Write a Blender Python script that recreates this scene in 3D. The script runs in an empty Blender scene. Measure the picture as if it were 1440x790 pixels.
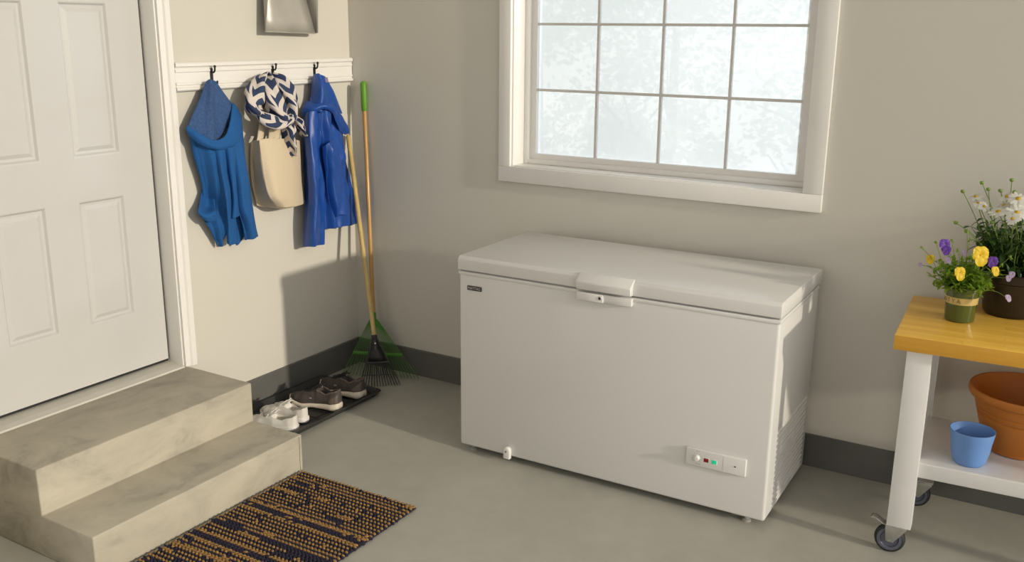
import bpy, bmesh, math, random
from mathutils import Vector, Matrix, noise

# ------------------------------------------------------------------ camera, world, lights, exposure
scene = bpy.context.scene
COL = scene.collection
PI = math.pi
F_PX = 1344.0
CAM_LOC = Vector((3.46581, -4.07005, 1.87047))
CAM_R = Vector((0.856912, 0.515381, 0.009172))
CAM_U = Vector((-0.138124, 0.212439, 0.967363))
CAM_F = Vector((-0.496612, 0.830212, -0.253228))
cam_data = bpy.data.cameras.new('camera')
cam_data.sensor_width = 36.0
cam_data.lens = F_PX / 1440.0 * 36.0
cam_data.clip_start = 0.05
cam_data.clip_end = 200
cam = bpy.data.objects.new('camera', cam_data)
COL.objects.link(cam)
m = Matrix.Identity(4)
for i in range(3):
    m[i][0] = CAM_R[i]; m[i][1] = CAM_U[i]; m[i][2] = -CAM_F[i]; m[i][3] = CAM_LOC[i]
cam.matrix_world = m
scene.camera = cam

world = bpy.data.worlds.new('hazy_sky')
scene.world = world
world.use_nodes = True
bg = world.node_tree.nodes['Background']
bg.inputs['Color'].default_value = (1.0, 0.965, 0.905, 1)
bg.inputs['Strength'].default_value = 1.5

sun_data = bpy.data.lights.new('low_sun', 'SUN')
sun_data.energy = 2.35
sun_data.color = (1.0, 0.90, 0.73)
sun_data.angle = math.radians(2.0)
sun = bpy.data.objects.new('low_sun', sun_data)
COL.objects.link(sun)
SUN_DIR = Vector((-1.0, 0.092, -0.237)).normalized()
sun.rotation_euler = SUN_DIR.to_track_quat('-Z', 'Y').to_euler()
sun.location = (9, -1, 4)

# daylight lamp outside the window whose beam falls on the door
spot_data = bpy.data.lights.new('daylight_beam', 'SPOT')
spot_data.energy = 5500
spot_data.color = (0.76, 0.87, 1.0)
spot_data.shadow_soft_size = 0.16
spot_data.spot_size = math.radians(24)
spot_data.spot_blend = 0.3
spot = bpy.data.objects.new('daylight_beam', spot_data)
COL.objects.link(spot)
BEAM = Vector((-1.025, -1.39, -0.41)).normalized()
spot.location = Vector((1.025, 0, 1.22)) - BEAM * 9.0 + Vector((0.25, 0, 0.0))
spot.rotation_euler = (Vector((1.75, 0.1, 1.9)) - spot.location).to_track_quat('-Z', 'Y').to_euler()

scene.view_settings.view_transform = 'Standard'
scene.view_settings.look = 'None'
scene.view_settings.gamma = 1.0
scene.view_settings.use_curve_mapping = False
scene.view_settings.exposure = 0.04
scene.cycles.use_denoising = True
scene.cycles.max_bounces = 10
scene.cycles.diffuse_bounces = 6
scene.cycles.transparent_max_bounces = 12
scene.cycles.caustics_reflective = False
scene.cycles.caustics_refractive = False
scene.cycles.sample_clamp_indirect = 6.0

# ------------------------------------------------------------------ helpers
def W(px, py, x=None, y=None, z=None):
    """point of the photograph on a given plane of the room"""
    d = CAM_F + CAM_R * ((px - 720) / F_PX) - CAM_U * ((py - 395) / F_PX)
    if x is not None: t = (x - CAM_LOC.x) / d.x
    elif y is not None: t = (y - CAM_LOC.y) / d.y
    else: t = (z - CAM_LOC.z) / d.z
    return CAM_LOC + d * t

def srgb(r, g, b):
    f = lambda c: (c / 255.0) / 12.92 if c / 255.0 <= 0.04045 else ((c / 255.0 + 0.055) / 1.055) ** 2.4
    return (f(r), f(g), f(b), 1.0)

class NT:
    def __init__(self, mat):
        self.t = mat.node_tree; self.n = self.t.nodes; self.l = self.t.links
        self.bsdf = self.n.get('Principled BSDF')
    def node(self, typ, **kw):
        nd = self.n.new(typ)
        for k, v in kw.items():
            if k.startswith('i_'):
                key = k[2:]
                key = int(key) if key.isdigit() else key.replace('_', ' ')
                nd.inputs[key].default_value = v
            else:
                setattr(nd, k, v)
        return nd
    def link(self, a, b): self.l.new(a, b)
    def coord(self, kind='Object'):
        return self.node('ShaderNodeTexCoord').outputs[kind]

def material(name, color, rough=0.5, metal=0.0, noise_scale=None, noise_amount=0.12, color2=None, bump=0.0, bump_scale=None,
             stretch=None, spec=None, detail=4.0, coat=0.0, subsurf=0.0, kind='Object'):
    mat = bpy.data.materials.new(name)
    mat.use_nodes = True
    t = NT(mat); b = t.bsdf
    b.inputs['Base Color'].default_value = color
    b.inputs['Roughness'].default_value = rough
    b.inputs['Metallic'].default_value = metal
    if spec is not None: b.inputs['Specular IOR Level'].default_value = spec
    if coat: b.inputs['Coat Weight'].default_value = coat; b.inputs['Coat Roughness'].default_value = 0.12
    co = None
    if noise_scale or bump:
        co = t.coord(kind)
        if stretch:
            mp = t.node('ShaderNodeMapping'); mp.inputs['Scale'].default_value = stretch
            t.link(co, mp.inputs['Vector']); co = mp.outputs['Vector']
    if noise_scale:
        nz = t.node('ShaderNodeTexNoise'); nz.inputs['Scale'].default_value = noise_scale; nz.inputs['Detail'].default_value = detail
        t.link(co, nz.inputs['Vector'])
        ramp = t.node('ShaderNodeValToRGB')
        c2 = color2 if color2 else tuple(c * (1 - noise_amount) for c in color[:3]) + (1,)
        ramp.color_ramp.elements[0].position = 0.32; ramp.color_ramp.elements[1].position = 0.68
        ramp.color_ramp.elements[0].color = c2; ramp.color_ramp.elements[1].color = color
        t.link(nz.outputs['Fac'], ramp.inputs['Fac']); t.link(ramp.outputs['Color'], b.inputs['Base Color'])
    if bump:
        n2 = t.node('ShaderNodeTexNoise'); n2.inputs['Scale'].default_value = bump_scale or 60; n2.inputs['Detail'].default_value = 3
        t.link(co, n2.inputs['Vector'])
        bp = t.node('ShaderNodeBump'); bp.inputs['Strength'].default_value = bump; bp.inputs['Distance'].default_value = 0.004
        t.link(n2.outputs['Fac'], bp.inputs['Height']); t.link(bp.outputs['Normal'], b.inputs['Normal'])
    return mat

ROOTM = {}
def set_props(o, label=None, category=None, group=None, kind=None):
    if label: o['label'] = label
    if category: o['category'] = category
    if group: o['group'] = group
    if kind: o['kind'] = kind
    return o

def thing(name, loc, rotz=0.0, label=None, category=None, group=None, kind=None):
    o = bpy.data.objects.new(name, None)
    o.empty_display_size = 0.05
    COL.objects.link(o)
    o.location = loc; o.rotation_euler = (0, 0, rotz)
    ROOTM[o] = Matrix.Translation(Vector(loc)) @ Matrix.Rotation(rotz, 4, 'Z')
    return set_props(o, label, category, group, kind)

def root_matrix(o):
    while o.parent: o = o.parent
    return ROOTM.get(o, Matrix.Identity(4))

class G:
    """collects geometry, then builds one mesh object"""
    def __init__(self):
        self.v = []; self.f = []; self.uv = {}; self.mi = []
        self.cur = 0
    def add(self, verts, faces, uvs=None):
        o = len(self.v)
        self.v += [tuple(p) for p in verts]
        for k, f in enumerate(faces):
            if uvs is not None: self.uv[len(self.f)] = uvs[k]
            self.f.append(tuple(i + o for i in f)); self.mi.append(self.cur)
        return self
    def box(self, x0, x1, y0, y1, z0, z1):
        return self.add([(x0,y0,z0),(x1,y0,z0),(x1,y1,z0),(x0,y1,z0),(x0,y0,z1),(x1,y0,z1),(x1,y1,z1),(x0,y1,z1)],
                        [(3,2,1,0),(4,5,6,7),(0,1,5,4),(1,2,6,5),(2,3,7,6),(3,0,4,7)])
    def prism(self, poly, axis, a, b):
        """poly: 2-D outline, extruded along axis ('x','y','z') from a to b"""
        n = len(poly)
        def P(p, t):
            return {'x': (t, p[0], p[1]), 'y': (p[0], t, p[1]), 'z': (p[0], p[1], t)}[axis]
        vs = [P(p, a) for p in poly] + [P(p, b) for p in poly]
        fs = [tuple(range(n))[::-1], tuple(range(n, 2*n))] + [(i, (i+1) % n, (i+1) % n + n, i + n) for i in range(n)]
        return self.add(vs, fs)
    def tube(self, path, rad, seg=8, caps=True, lobes=0, lobe_amp=0.0, flat=None, uvs=False, up=None):
        path = [Vector(p) for p in path]
        n = len(path)
        rads = rad if isinstance(rad, (list, tuple)) else [rad] * n
        vs = []; prev = None; ln = 0.0; acc = []
        for i, p in enumerate(path):
            d = (path[min(i+1, n-1)] - path[max(i-1, 0)])
            if d.length < 1e-9: d = Vector((0, 0, 1))
            d.normalize()
            if prev is None:
                a = Vector(up) if up else (Vector((0, 0, 1)) if abs(d.z) < 0.9 else Vector((1, 0, 0)))
                s = d.cross(a).normalized()
            else:
                s = (prev - d * prev.dot(d)).normalized()
            prev = s; t = d.cross(s)
            if i: ln += (p - path[i-1]).length
            acc.append(ln)
            fl = 1.0 if flat is None else (flat[i] if isinstance(flat, (list, tuple)) else flat)
            for k in range(seg):
                a = 2 * PI * k / seg
                r = rads[i] * (1 + lobe_amp * math.cos(lobes * a + i * 0.35))
                vs.append(p + s * (math.cos(a) * r) + t * (math.sin(a) * r * fl))
        fs = []; uv = []
        for i in range(n - 1):
            for k in range(seg):
                k2 = (k + 1) % seg
                fs.append((i*seg+k, i*seg+k2, (i+1)*seg+k2, (i+1)*seg+k))
                uv.append(((k/seg, acc[i]), ((k+1)/seg, acc[i]), ((k+1)/seg, acc[i+1]), (k/seg, acc[i+1])))
        if caps:
            fs.append(tuple(range(seg))[::-1]); uv.append(tuple((0, 0) for _ in range(seg)))
            fs.append(tuple(range((n-1)*seg, n*seg))); uv.append(tuple((0, acc[-1]) for _ in range(seg)))
        return self.add(vs, fs, uv if uvs else None)
    def lathe(self, prof, c=(0, 0, 0), seg=32, axis='z', a0=0.0, a1=2*PI):
        c = Vector(c); vs = []; full = abs(a1 - a0 - 2*PI) < 1e-6
        cnt = seg if full else seg + 1
        for r, h in prof:
            for k in range(cnt):
                a = a0 + (a1 - a0) * k / seg
                q = (r*math.cos(a), r*math.sin(a), h)
                if axis == 'x': q = (h, r*math.cos(a), r*math.sin(a))
                if axis == 'y': q = (r*math.sin(a), h, r*math.cos(a))
                vs.append(c + Vector(q))
        fs = []
        for i in range(len(prof) - 1):
            for k in range(seg):
                k2 = (k + 1) % cnt
                fs.append((i*cnt+k, i*cnt+k2, (i+1)*cnt+k2, (i+1)*cnt+k))
        return self.add(vs, fs)
    def grid(self, rows, uvs=False, flip=False):
        nr, nc = len(rows), len(rows[0])
        vs = [p for r in rows for p in r]
        fs = []; uv = []
        for i in range(nr - 1):
            for j in range(nc - 1):
                q = (i*nc+j, (i+1)*nc+j, (i+1)*nc+j+1, i*nc+j+1)
                fs.append(q[::-1] if flip else q)
                if uvs:
                    t = ((j/(nc-1), i/(nr-1)), (j/(nc-1), (i+1)/(nr-1)), ((j+1)/(nc-1), (i+1)/(nr-1)), ((j+1)/(nc-1), i/(nr-1)))
                    uv.append(t[::-1] if flip else t)
        return self.add(vs, fs, uv if uvs else None)
    def mesh(self, name, bevel=0.0, seg=2, smooth=True, angle=35, fix=True):
        me = bpy.data.meshes.new(name)
        me.from_pydata([tuple(v) for v in self.v], [], self.f)
        if self.uv:
            lay = me.uv_layers.new(name='UVMap')
            for p in me.polygons:
                if p.index in self.uv:
                    for li, c in zip(p.loop_indices, self.uv[p.index]): lay.data[li].uv = c
        for p, k in zip(me.polygons, self.mi): p.material_index = k
        bm = bmesh.new(); bm.from_mesh(me)
        if fix: bmesh.ops.recalc_face_normals(bm, faces=bm.faces)
        if bevel > 0:
            ed = [e for e in bm.edges if len(e.link_faces) == 2 and e.calc_face_angle(0) > math.radians(30)]
            bmesh.ops.bevel(bm, geom=ed, offset=bevel, segments=seg, profile=0.5, affect='EDGES', clamp_overlap=True)
        bm.to_mesh(me); bm.free()
        if smooth:
            for p in me.polygons: p.use_smooth = True
            me.set_sharp_from_angle(angle=math.radians(angle))
        return me
    def build(self, name, mat, parent=None, bevel=0.0, seg=2, smooth=True, angle=35, local=False, solid=0.0, subd=0,
              label=None, category=None, group=None, kind=None, fix=True, solid_off=0.0):
        me = self.mesh(name, bevel, seg, smooth, angle, fix)
        return put(name, me, mat, parent, local, label, category, group, kind, solid, subd, solid_off)

def put(name, me, mat, parent=None, local=False, label=None, category=None, group=None, kind=None, solid=0.0, subd=0, solid_off=0.0):
    mats = mat if isinstance(mat, (list, tuple)) else [mat]
    if not me.materials:
        for mm in mats: me.materials.append(mm)
    o = bpy.data.objects.new(name, me)
    COL.objects.link(o)
    if parent is not None:
        if not local: me.transform(root_matrix(parent).inverted())
        o.parent = parent
    elif not local:
        xs = [v.co.x for v in me.vertices]; ys = [v.co.y for v in me.vertices]; zs = [v.co.z for v in me.vertices]
        c = Vector(((min(xs)+max(xs))/2, (min(ys)+max(ys))/2, min(zs)))
        me.transform(Matrix.Translation(-c)); o.location = c
        ROOTM[o] = Matrix.Translation(c)
    if solid:
        md = o.modifiers.new('solid', 'SOLIDIFY'); md.thickness = solid; md.offset = solid_off
    if subd:
        md = o.modifiers.new('subd', 'SUBSURF'); md.levels = subd; md.render_levels = subd
    return set_props(o, label, category, group, kind)

def copy_tree(o, parent=None):
    c = o.copy(); COL.objects.link(c); c.parent = parent
    for ch in list(o.children): copy_tree(ch, c)
    return c

def catmull(pts, n):
    """resample a list of vectors to n points with a Catmull-Rom spline"""
    pts = [Vector(p) for p in pts]; k = len(pts)
    if k == 2: return [pts[0].lerp(pts[1], i/(n-1)) for i in range(n)]
    out = []
    for i in range(n):
        t = i/(n-1)*(k-1); s = min(int(t), k-2); u = t - s
        p0 = pts[s-1] if s else pts[0]*2 - pts[1]
        p1, p2 = pts[s], pts[s+1]
        p3 = pts[s+2] if s+2 < k else pts[-1]*2 - pts[-2]
        out.append(0.5*((2*p1) + (p2-p0)*u + (2*p0-5*p1+4*p2-p3)*u*u + (3*p1-p0-3*p2+p3)*u*u*u))
    return out

def loft(rows, nr, nc):
    """rows of control points -> smooth nr x nc grid"""
    rr = [catmull(r, nc) for r in rows]
    cols = [catmull([rr[i][j] for i in range(len(rr))], nr) for j in range(nc)]
    return [[cols[j][i] for j in range(nc)] for i in range(nr)]

def text_mesh(txt, size, depth=0.0005):
    cu = bpy.data.curves.new('lettering', 'FONT')
    cu.body = txt; cu.size = size; cu.align_x = 'CENTER'; cu.align_y = 'CENTER'; cu.extrude = depth
    cu.resolution_u = 3
    ob = bpy.data.objects.new('lettering', cu)
    COL.objects.link(ob)
    dg = bpy.context.evaluated_depsgraph_get()
    me = bpy.data.meshes.new_from_object(ob.evaluated_get(dg))
    bpy.data.objects.remove(ob); bpy.data.curves.remove(cu)
    return me

# ------------------------------------------------------------------ materials of the setting
M_WALL = material('wall_paint', (0.575, 0.55, 0.492, 1), 0.75, noise_scale=1.3, noise_amount=0.04, bump=0.05, bump_scale=180)
M_CEIL = material('ceiling_paint', (0.46, 0.45, 0.43, 1), 0.85, noise_scale=2, noise_amount=0.03)
M_WHITE = material('white_trim_paint', (0.75, 0.73, 0.70, 1), 0.38, noise_scale=4, noise_amount=0.03, bump=0.02, bump_scale=90)
M_DOOR = material('white_door_paint', (0.52, 0.51, 0.50, 1), 0.42, noise_scale=3, noise_amount=0.03, bump=0.02, bump_scale=120)
M_BASE = material('dark_grey_base_paint', (0.120, 0.117, 0.110, 1), 0.42, noise_scale=5, noise_amount=0.15)
M_SILL = material('threshold_metal_paint', (0.58, 0.56, 0.50, 1), 0.45, noise_scale=8, noise_amount=0.1)
M_GAP = material('dark_gap_fill', (0.012, 0.012, 0.013, 1), 0.7, noise_scale=30, noise_amount=0.2)  # near-black fill for the gaps around the door leaf

def floor_material():
    mat = material('painted_concrete_floor', (0.30, 0.30, 0.275, 1), 0.42)
    t = NT(mat); co = t.coord()
    n1 = t.node('ShaderNodeTexNoise'); n1.inputs['Scale'].default_value = 1.6; n1.inputs['Detail'].default_value = 8; n1.inputs['Roughness'].default_value = 0.62
    n2 = t.node('ShaderNodeTexNoise'); n2.inputs['Scale'].default_value = 14; n2.inputs['Detail'].default_value = 5
    t.link(co, n1.inputs['Vector']); t.link(co, n2.inputs['Vector'])
    mix = t.node('ShaderNodeMath', operation='MULTIPLY_ADD'); mix.inputs[1].default_value = 0.35
    t.link(n2.outputs['Fac'], mix.inputs[0]); t.link(n1.outputs['Fac'], mix.inputs[2])
    r = t.node('ShaderNodeValToRGB')
    r.color_ramp.elements[0].position = 0.45; r.color_ramp.elements[0].color = (0.345, 0.338, 0.30, 1)
    r.color_ramp.elements[1].position = 0.95; r.color_ramp.elements[1].color = (0.455, 0.44, 0.385, 1)
    t.link(mix.outputs[0], r.inputs['Fac']); t.link(r.outputs['Color'], t.bsdf.inputs['Base Color'])
    rr = t.node('ShaderNodeMapRange'); rr.inputs['To Min'].default_value = 0.34; rr.inputs['To Max'].default_value = 0.58
    t.link(n1.outputs['Fac'], rr.inputs['Value']); t.link(rr.outputs['Result'], t.bsdf.inputs['Roughness'])
    bp = t.node('ShaderNodeBump'); bp.inputs['Strength'].default_value = 0.12; bp.inputs['Distance'].default_value = 0.004
    t.link(n2.outputs['Fac'], bp.inputs['Height']); t.link(bp.outputs['Normal'], t.bsdf.inputs['Normal'])
    return mat
M_FLOOR = floor_material()

def glass_material():
    mat = bpy.data.materials.new('window_glass_glare_veil'); mat.use_nodes = True
    t = NT(mat); t.n.remove(t.bsdf)
    out = t.n['Material Output']
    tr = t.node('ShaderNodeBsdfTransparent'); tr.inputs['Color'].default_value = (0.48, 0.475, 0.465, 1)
    tl = t.node('ShaderNodeBsdfTranslucent'); tl.inputs['Color'].default_value = (0.535, 0.535, 0.52, 1)  # translucent veil puts the overexposed window glare into the pane
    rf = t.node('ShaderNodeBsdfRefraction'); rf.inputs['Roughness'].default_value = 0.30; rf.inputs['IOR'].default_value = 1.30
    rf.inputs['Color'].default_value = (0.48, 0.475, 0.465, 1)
    gl = t.node('ShaderNodeBsdfGlossy'); gl.inputs['Roughness'].default_value = 0.05
    m1 = t.node('ShaderNodeMixShader'); m1.inputs[0].default_value = 0.45
    t.link(tr.outputs[0], m1.inputs[1]); t.link(rf.outputs[0], m1.inputs[2])
    m2 = t.node('ShaderNodeMixShader'); m2.inputs[0].default_value = 0.60
    t.link(m1.outputs[0], m2.inputs[1]); t.link(tl.outputs[0], m2.inputs[2])
    m3 = t.node('ShaderNodeMixShader'); m3.inputs[0].default_value = 0.03
    t.link(m2.outputs[0], m3.inputs[1]); t.link(gl.outputs[0], m3.inputs[2])
    t.link(m3.outputs[0], out.inputs['Surface'])
    return mat
M_GLASS = glass_material()

# ------------------------------------------------------------------ the room shell
XR, YF, ZC = 4.85, -6.6, 5.0          # right wall, front wall, ceiling
G().box(-0.15, XR+0.15, YF-0.15, 0.22, -0.12, 0).build('floor', M_FLOOR, kind='structure')
G().box(-0.15, XR+0.15, YF-0.15, 0.22, ZC, ZC+0.12).build('ceiling', M_CEIL, kind='structure')
DY0, DY1, DZ0, DZ1 = -2.176, -1.25, 0.345, 2.405     # door opening
wl = G()
wl.box(-0.15, 0, DY1, 0.0, 0, ZC).box(-0.15, 0, YF, DY0, 0, ZC).box(-0.15, 0, DY0, DY1, DZ1, ZC).box(-0.15, 0, DY0, DY1, 0, DZ0-0.012)
wl.build('wall_left', M_WALL, smooth=False, kind='structure')
WX0, WX1, WZ0, WZ1 = 1.020, 2.468, 1.215, 2.60        # window opening
wb = G()
wb.box(-0.15, WX0, 0, 0.22, 0, ZC).box(WX1, XR+0.15, 0, 0.22, 0, ZC).box(WX0, WX1, 0, 0.22, 0, WZ0).box(WX0, WX1, 0, 0.22, WZ1, ZC)
wb.build('wall_back', M_WALL, smooth=False, kind='structure')
wr = G()   # unseen right wall; garage doorway made tall to let in more sky
wr.box(XR, XR+0.15, -0.06, 0.0, 0, ZC).box(XR, XR+0.15, YF, -5.4, 0, ZC).box(XR, XR+0.15, -5.4, -0.06, 4.85, ZC)
wr.build('wall_right', M_WALL, smooth=False, kind='structure')
M_WALL2 = material('grey_wall_paint', (0.60, 0.57, 0.51, 1), 0.8, noise_scale=1.5, noise_amount=0.06)
G().box(0, 0.60, -2.76, -2.64, 0, ZC).build('wall_shade_stub', M_WALL2, smooth=False, kind='structure')  # unseen stub wall, added to shade the side of the steps
wf = G()  # unseen front wall; opening added behind the camera for fill light
wf.box(-0.15, 0.3, YF-0.15, YF, 0, ZC).box(3.8, XR+0.15, YF-0.15, YF, 0, ZC).box(0.3, 3.8, YF-0.15, YF, 4.6, ZC).box(0.3, 3.8, YF-0.15, YF, 0, 0.6)
wf.build('wall_front', M_WALL2, smooth=False, kind='structure')
M_DRIVE = material('driveway_concrete', (0.42, 0.41, 0.38, 1), 0.8, noise_scale=3, noise_amount=0.2)
G().box(XR+0.15, XR+14, -20, 0.22, -0.14, -0.02).build('driveway', M_DRIVE, smooth=False, kind='structure')
M_LAWN = material('grass_green', (0.20, 0.27, 0.12, 1), 0.9, noise_scale=4, noise_amount=0.3)
G().box(-25, 30, 1.5, 45, -5.2, -5.0).build('lawn', M_LAWN, smooth=False, kind='structure')

# baseboards
bb = G(); bb.prism([(0, 0), (-0.012, 0), (-0.012, 0.146), (-0.008, 0.150), (0, 0.150)], 'x', 0.0, XR)
bb.build('baseboard_back', M_BASE, kind='structure', smooth=False)
bl = G(); bl.prism([(0, 0), (0.012, 0), (0.012, 0.146), (0.008, 0.150), (0, 0.150)], 'y', -1.2347, -0.012)
bl.build('baseboard_left', M_BASE, kind='structure', smooth=False)

# door casing with a stepped profile
tr = thing('trim_1', (0, DY1, DZ0), kind='structure')
prof = [(0, 0.004), (0.016, 0.004), (0.018, 0.012), (0.018, 0.030), (0.026, 0.036), (0.026, 0.062), (0.020, 0.066), (0, 0.066)]
g = G(); g.prism([(x, DY1 + w) for x, w in prof], 'z', DZ0, DZ1 + 0.06); g.build('casing', M_WHITE, tr, smooth=False)
g = G(); g.prism([(x, DY0 - w) for x, w in prof], 'z', DZ0, DZ1 + 0.06); g.build('casing', M_WHITE, tr, smooth=False)
g = G(); g.prism([(x, DZ1 + w) for x, w in prof], 'y', DY0 - 0.066, DY1 + 0.066); g.build('casing', M_WHITE, tr, smooth=False)
g = G(); g.box(-0.15, 0.004, DY1 - 0.004, DY1 + 0.004, DZ0, DZ1); g.build('jamb', M_WHITE, tr, bevel=0.002)
g = G(); g.box(-0.15, 0.004, DY0 - 0.004, DY0 + 0.004, DZ0, DZ1); g.build('jamb', M_WHITE, tr, bevel=0.002)
g = G(); g.box(-0.15, 0.004, DY0, DY1, DZ1 - 0.004, DZ1 + 0.004); g.build('jamb', M_WHITE, tr, bevel=0.002)
g = G(); g.prism([(-0.15, 0.333), (0.020, 0.333), (0.022, 0.342), (0.014, 0.352), (-0.02, 0.357), (-0.15, 0.362)], 'y', DY0, DY1 - 0.004)
g.build('threshold', M_SILL, tr, smooth=False)

# door: leaf with six raised panels
XD = -0.083
dr = thing('door_1', (XD, DY0, 0.362), kind='structure')
ya, yb = DY0 + 0.010, DY1 - 0.012
cols = [(-2.013, -1.786), (-1.643, -1.416)]
rowz = [(0.631, 1.169), (1.348, 1.969), (2.10, 2.285)]
zb, zt = 0.374, DZ1 - 0.010
g = G()
xb = XD - 0.042
ys = [ya, cols[0][0], cols[0][1], cols[1][0], cols[1][1], yb]
zs = [zb] + [q for r in rowz for q in r] + [zt]
for (a, b_) in ((ys[0], ys[1]), (ys[2], ys[3]), (ys[4], ys[5])): g.box(xb, XD, a, b_, zb, zt)
for (c0, c1) in cols:
    for k in range(0, len(zs), 2): g.box(xb, XD, c0, c1, zs[k], zs[k+1])
g.build('leaf_frame', M_DOOR, dr, smooth=False)
for (c0, c1) in cols:
    for (z0, z1) in rowz:
        g = G()
        rings = [(0.0, 0.0), (0.006, -0.001), (0.014, -0.010), (0.024, -0.011), (0.040, -0.004), (0.044, -0.004)]
        vs = []
        for ins, dx in rings:
            vs += [(XD+dx, c0+ins, z0+ins), (XD+dx, c1-ins, z0+ins), (XD+dx, c1-ins, z1-ins), (XD+dx, c0+ins, z1-ins)]
        fs = []
        for k in range(len(rings)-1):
            for j in range(4): fs.append((k*4+j, k*4+(j+1) % 4, (k+1)*4+(j+1) % 4, (k+1)*4+j))
        e = (len(rings)-1)*4; fs.append((e, e+1, e+2, e+3))
        b0 = len(vs); vs += [(xb, c0, z0), (xb, c1, z0), (xb, c1, z1), (xb, c0, z1)]
        fs.append((b0+3, b0+2, b0+1, b0))
        for j in range(4): fs.append((b0+j, b0+(j+1) % 4, (j+1) % 4, j))
        g.add(vs, fs); g.build('panel', M_DOOR, dr, smooth=False)
g = G(); g.box(XD-0.05, XD-0.006, yb+0.0005, DY1-0.0045, zb, zt); g.build('gap_shade_strip', M_GAP, dr, label='dark strip for the shaded gap along the door edge')  # near-black strip paints the shade in the gap beside the door
g = G(); g.box(XD-0.05, XD-0.004, ya, yb, 0.3625, zb-0.0005); g.build('door_bottom_strip', M_GAP, dr, label='dark strip under the door')  # near-black strip along the bottom of the leaf

# window: casing, jamb liners, sash, muntins and sixteen panes
wn = thing('window_1', (1.744, 0, WZ0), kind='structure')
CX0, CX1, CZ0, CZ1 = 0.958, 2.546, 1.143, 2.672
g = G(); g.box(CX0, CX1, -0.022, 0, CZ0, WZ0+0.004); g.build('casing', M_WHITE, wn, bevel=0.003)
g = G(); g.box(CX0, CX1, -0.022, 0, WZ1-0.004, CZ1); g.build('casing', M_WHITE, wn, bevel=0.003)
g = G(); g.box(CX0, WX0+0.004, -0.022, 0, WZ0+0.004, WZ1-0.004); g.build('casing', M_WHITE, wn, bevel=0.003)
g = G(); g.box(WX1-0.004, CX1, -0.022, 0, WZ0+0.004, WZ1-0.004); g.build('casing', M_WHITE, wn, bevel=0.003)
for args in ((WX0-0.004, WX0+0.010, 0.0, 0.2, WZ0, WZ1), (WX1-0.010, WX1+0.004, 0.0, 0.2, WZ0, WZ1)):
    g = G(); g.box(*args); g.build('jamb', M_WHITE, wn, bevel=0.002)
for args in ((WX0+0.010, WX1-0.010, 0.0, 0.2, WZ0-0.004, WZ0+0.008), (WX0+0.010, WX1-0.010, 0.0, 0.2, WZ1-0.008, WZ1+0.004)):
    g = G(); g.box(*args); g.build('jamb', M_WHITE, wn, bevel=0.002)
GX0, GX1, GZ0, GZ1 = 1.086, 2.397, 1.273, 2.533
def frame_ring(x0, x1, z0, z1, t, y0, y1):
    g = G()
    g.box(x0, x0+t, y0, y1, z0, z1).box(x1-t, x1, y0, y1, z0, z1).box(x0+t, x1-t, y0, y1, z0, z0+t).box(x0+t, x1-t, y0, y1, z1-t, z1)
    return g
frame_ring(WX0+0.010, WX1-0.010, WZ0+0.008, WZ1-0.008, 0.024, 0.105, 0.195).build('outer_frame', M_WHITE, wn, bevel=0.003)
sx0, sx1, sz0, sz1 = WX0+0.034, WX1-0.034, WZ0+0.032, WZ1-0.032
g = G()
g.box(sx0, GX0, 0.128, 0.175, sz0, sz1).box(GX1, sx1, 0.128, 0.175, sz0, sz1).box(GX0, GX1, 0.128, 0.175, sz0, GZ0).box(GX0, GX1, 0.128, 0.175, GZ1, sz1)
g.build('sash', M_WHITE, wn, smooth=False)
M_MUNTIN = material('grey_muntin', (0.60, 0.58, 0.56, 1), 0.5, noise_scale=20, noise_amount=0.05)
dx, dz = (GX1-GX0)/4, (GZ1-GZ0)/4
for k in range(1, 4):
    g = G(); g.box(GX0+k*dx-0.006, GX0+k*dx+0.006, 0.133, 0.149, GZ0, GZ1); g.build('muntin', M_MUNTIN, wn)
    g = G(); g.box(GX0, GX1, 0.1335, 0.1485, GZ0+k*dz-0.006, GZ0+k*dz+0.006); g.build('muntin', M_MUNTIN, wn)
for i in range(4):
    for j in range(4):
        g = G(); x0, z0 = GX0+i*dx, GZ0+j*dz
        g.add([(x0, 0.152, z0), (x0+dx, 0.152, z0), (x0+dx, 0.152, z0+dz), (x0, 0.152, z0+dz)], [(0, 1, 2, 3)])
        g.build('pane', M_GLASS, wn, smooth=False)

# ------------------------------------------------------------------ trees beyond the window
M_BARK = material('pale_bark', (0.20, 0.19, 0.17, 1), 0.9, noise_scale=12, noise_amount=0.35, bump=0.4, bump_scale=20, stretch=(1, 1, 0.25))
def leaf_material(name, c, tc, trans=0.5, noise_amt=0.3):
    mat = bpy.data.materials.new(name); mat.use_nodes = True
    t = NT(mat); b = t.bsdf; out = t.n['Material Output']
    b.inputs['Roughness'].default_value = 0.5
    nz = t.node('ShaderNodeTexNoise'); nz.inputs['Scale'].default_value = 9; t.link(t.coord(), nz.inputs['Vector'])
    r = t.node('ShaderNodeValToRGB'); r.color_ramp.elements[0].position = 0.3; r.color_ramp.elements[1].position = 0.7
    r.color_ramp.elements[0].color = tuple(x*(1-noise_amt) for x in c[:3]) + (1,); r.color_ramp.elements[1].color = c
    t.link(nz.outputs['Fac'], r.inputs['Fac']); t.link(r.outputs['Color'], b.inputs['Base Color'])
    tl = t.node('ShaderNodeBsdfTranslucent'); tl.inputs['Color'].default_value = tc
    mx = t.node('ShaderNodeMixShader'); mx.inputs[0].default_value = trans
    t.link(b.outputs[0], mx.inputs[1]); t.link(tl.outputs[0], mx.inputs[2]); t.link(mx.outputs[0], out.inputs['Surface'])
    return mat
M_TREELEAF = leaf_material('pale_tree_leaf', (0.58, 0.62, 0.58, 1), (0.70, 0.75, 0.70, 1))

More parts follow.
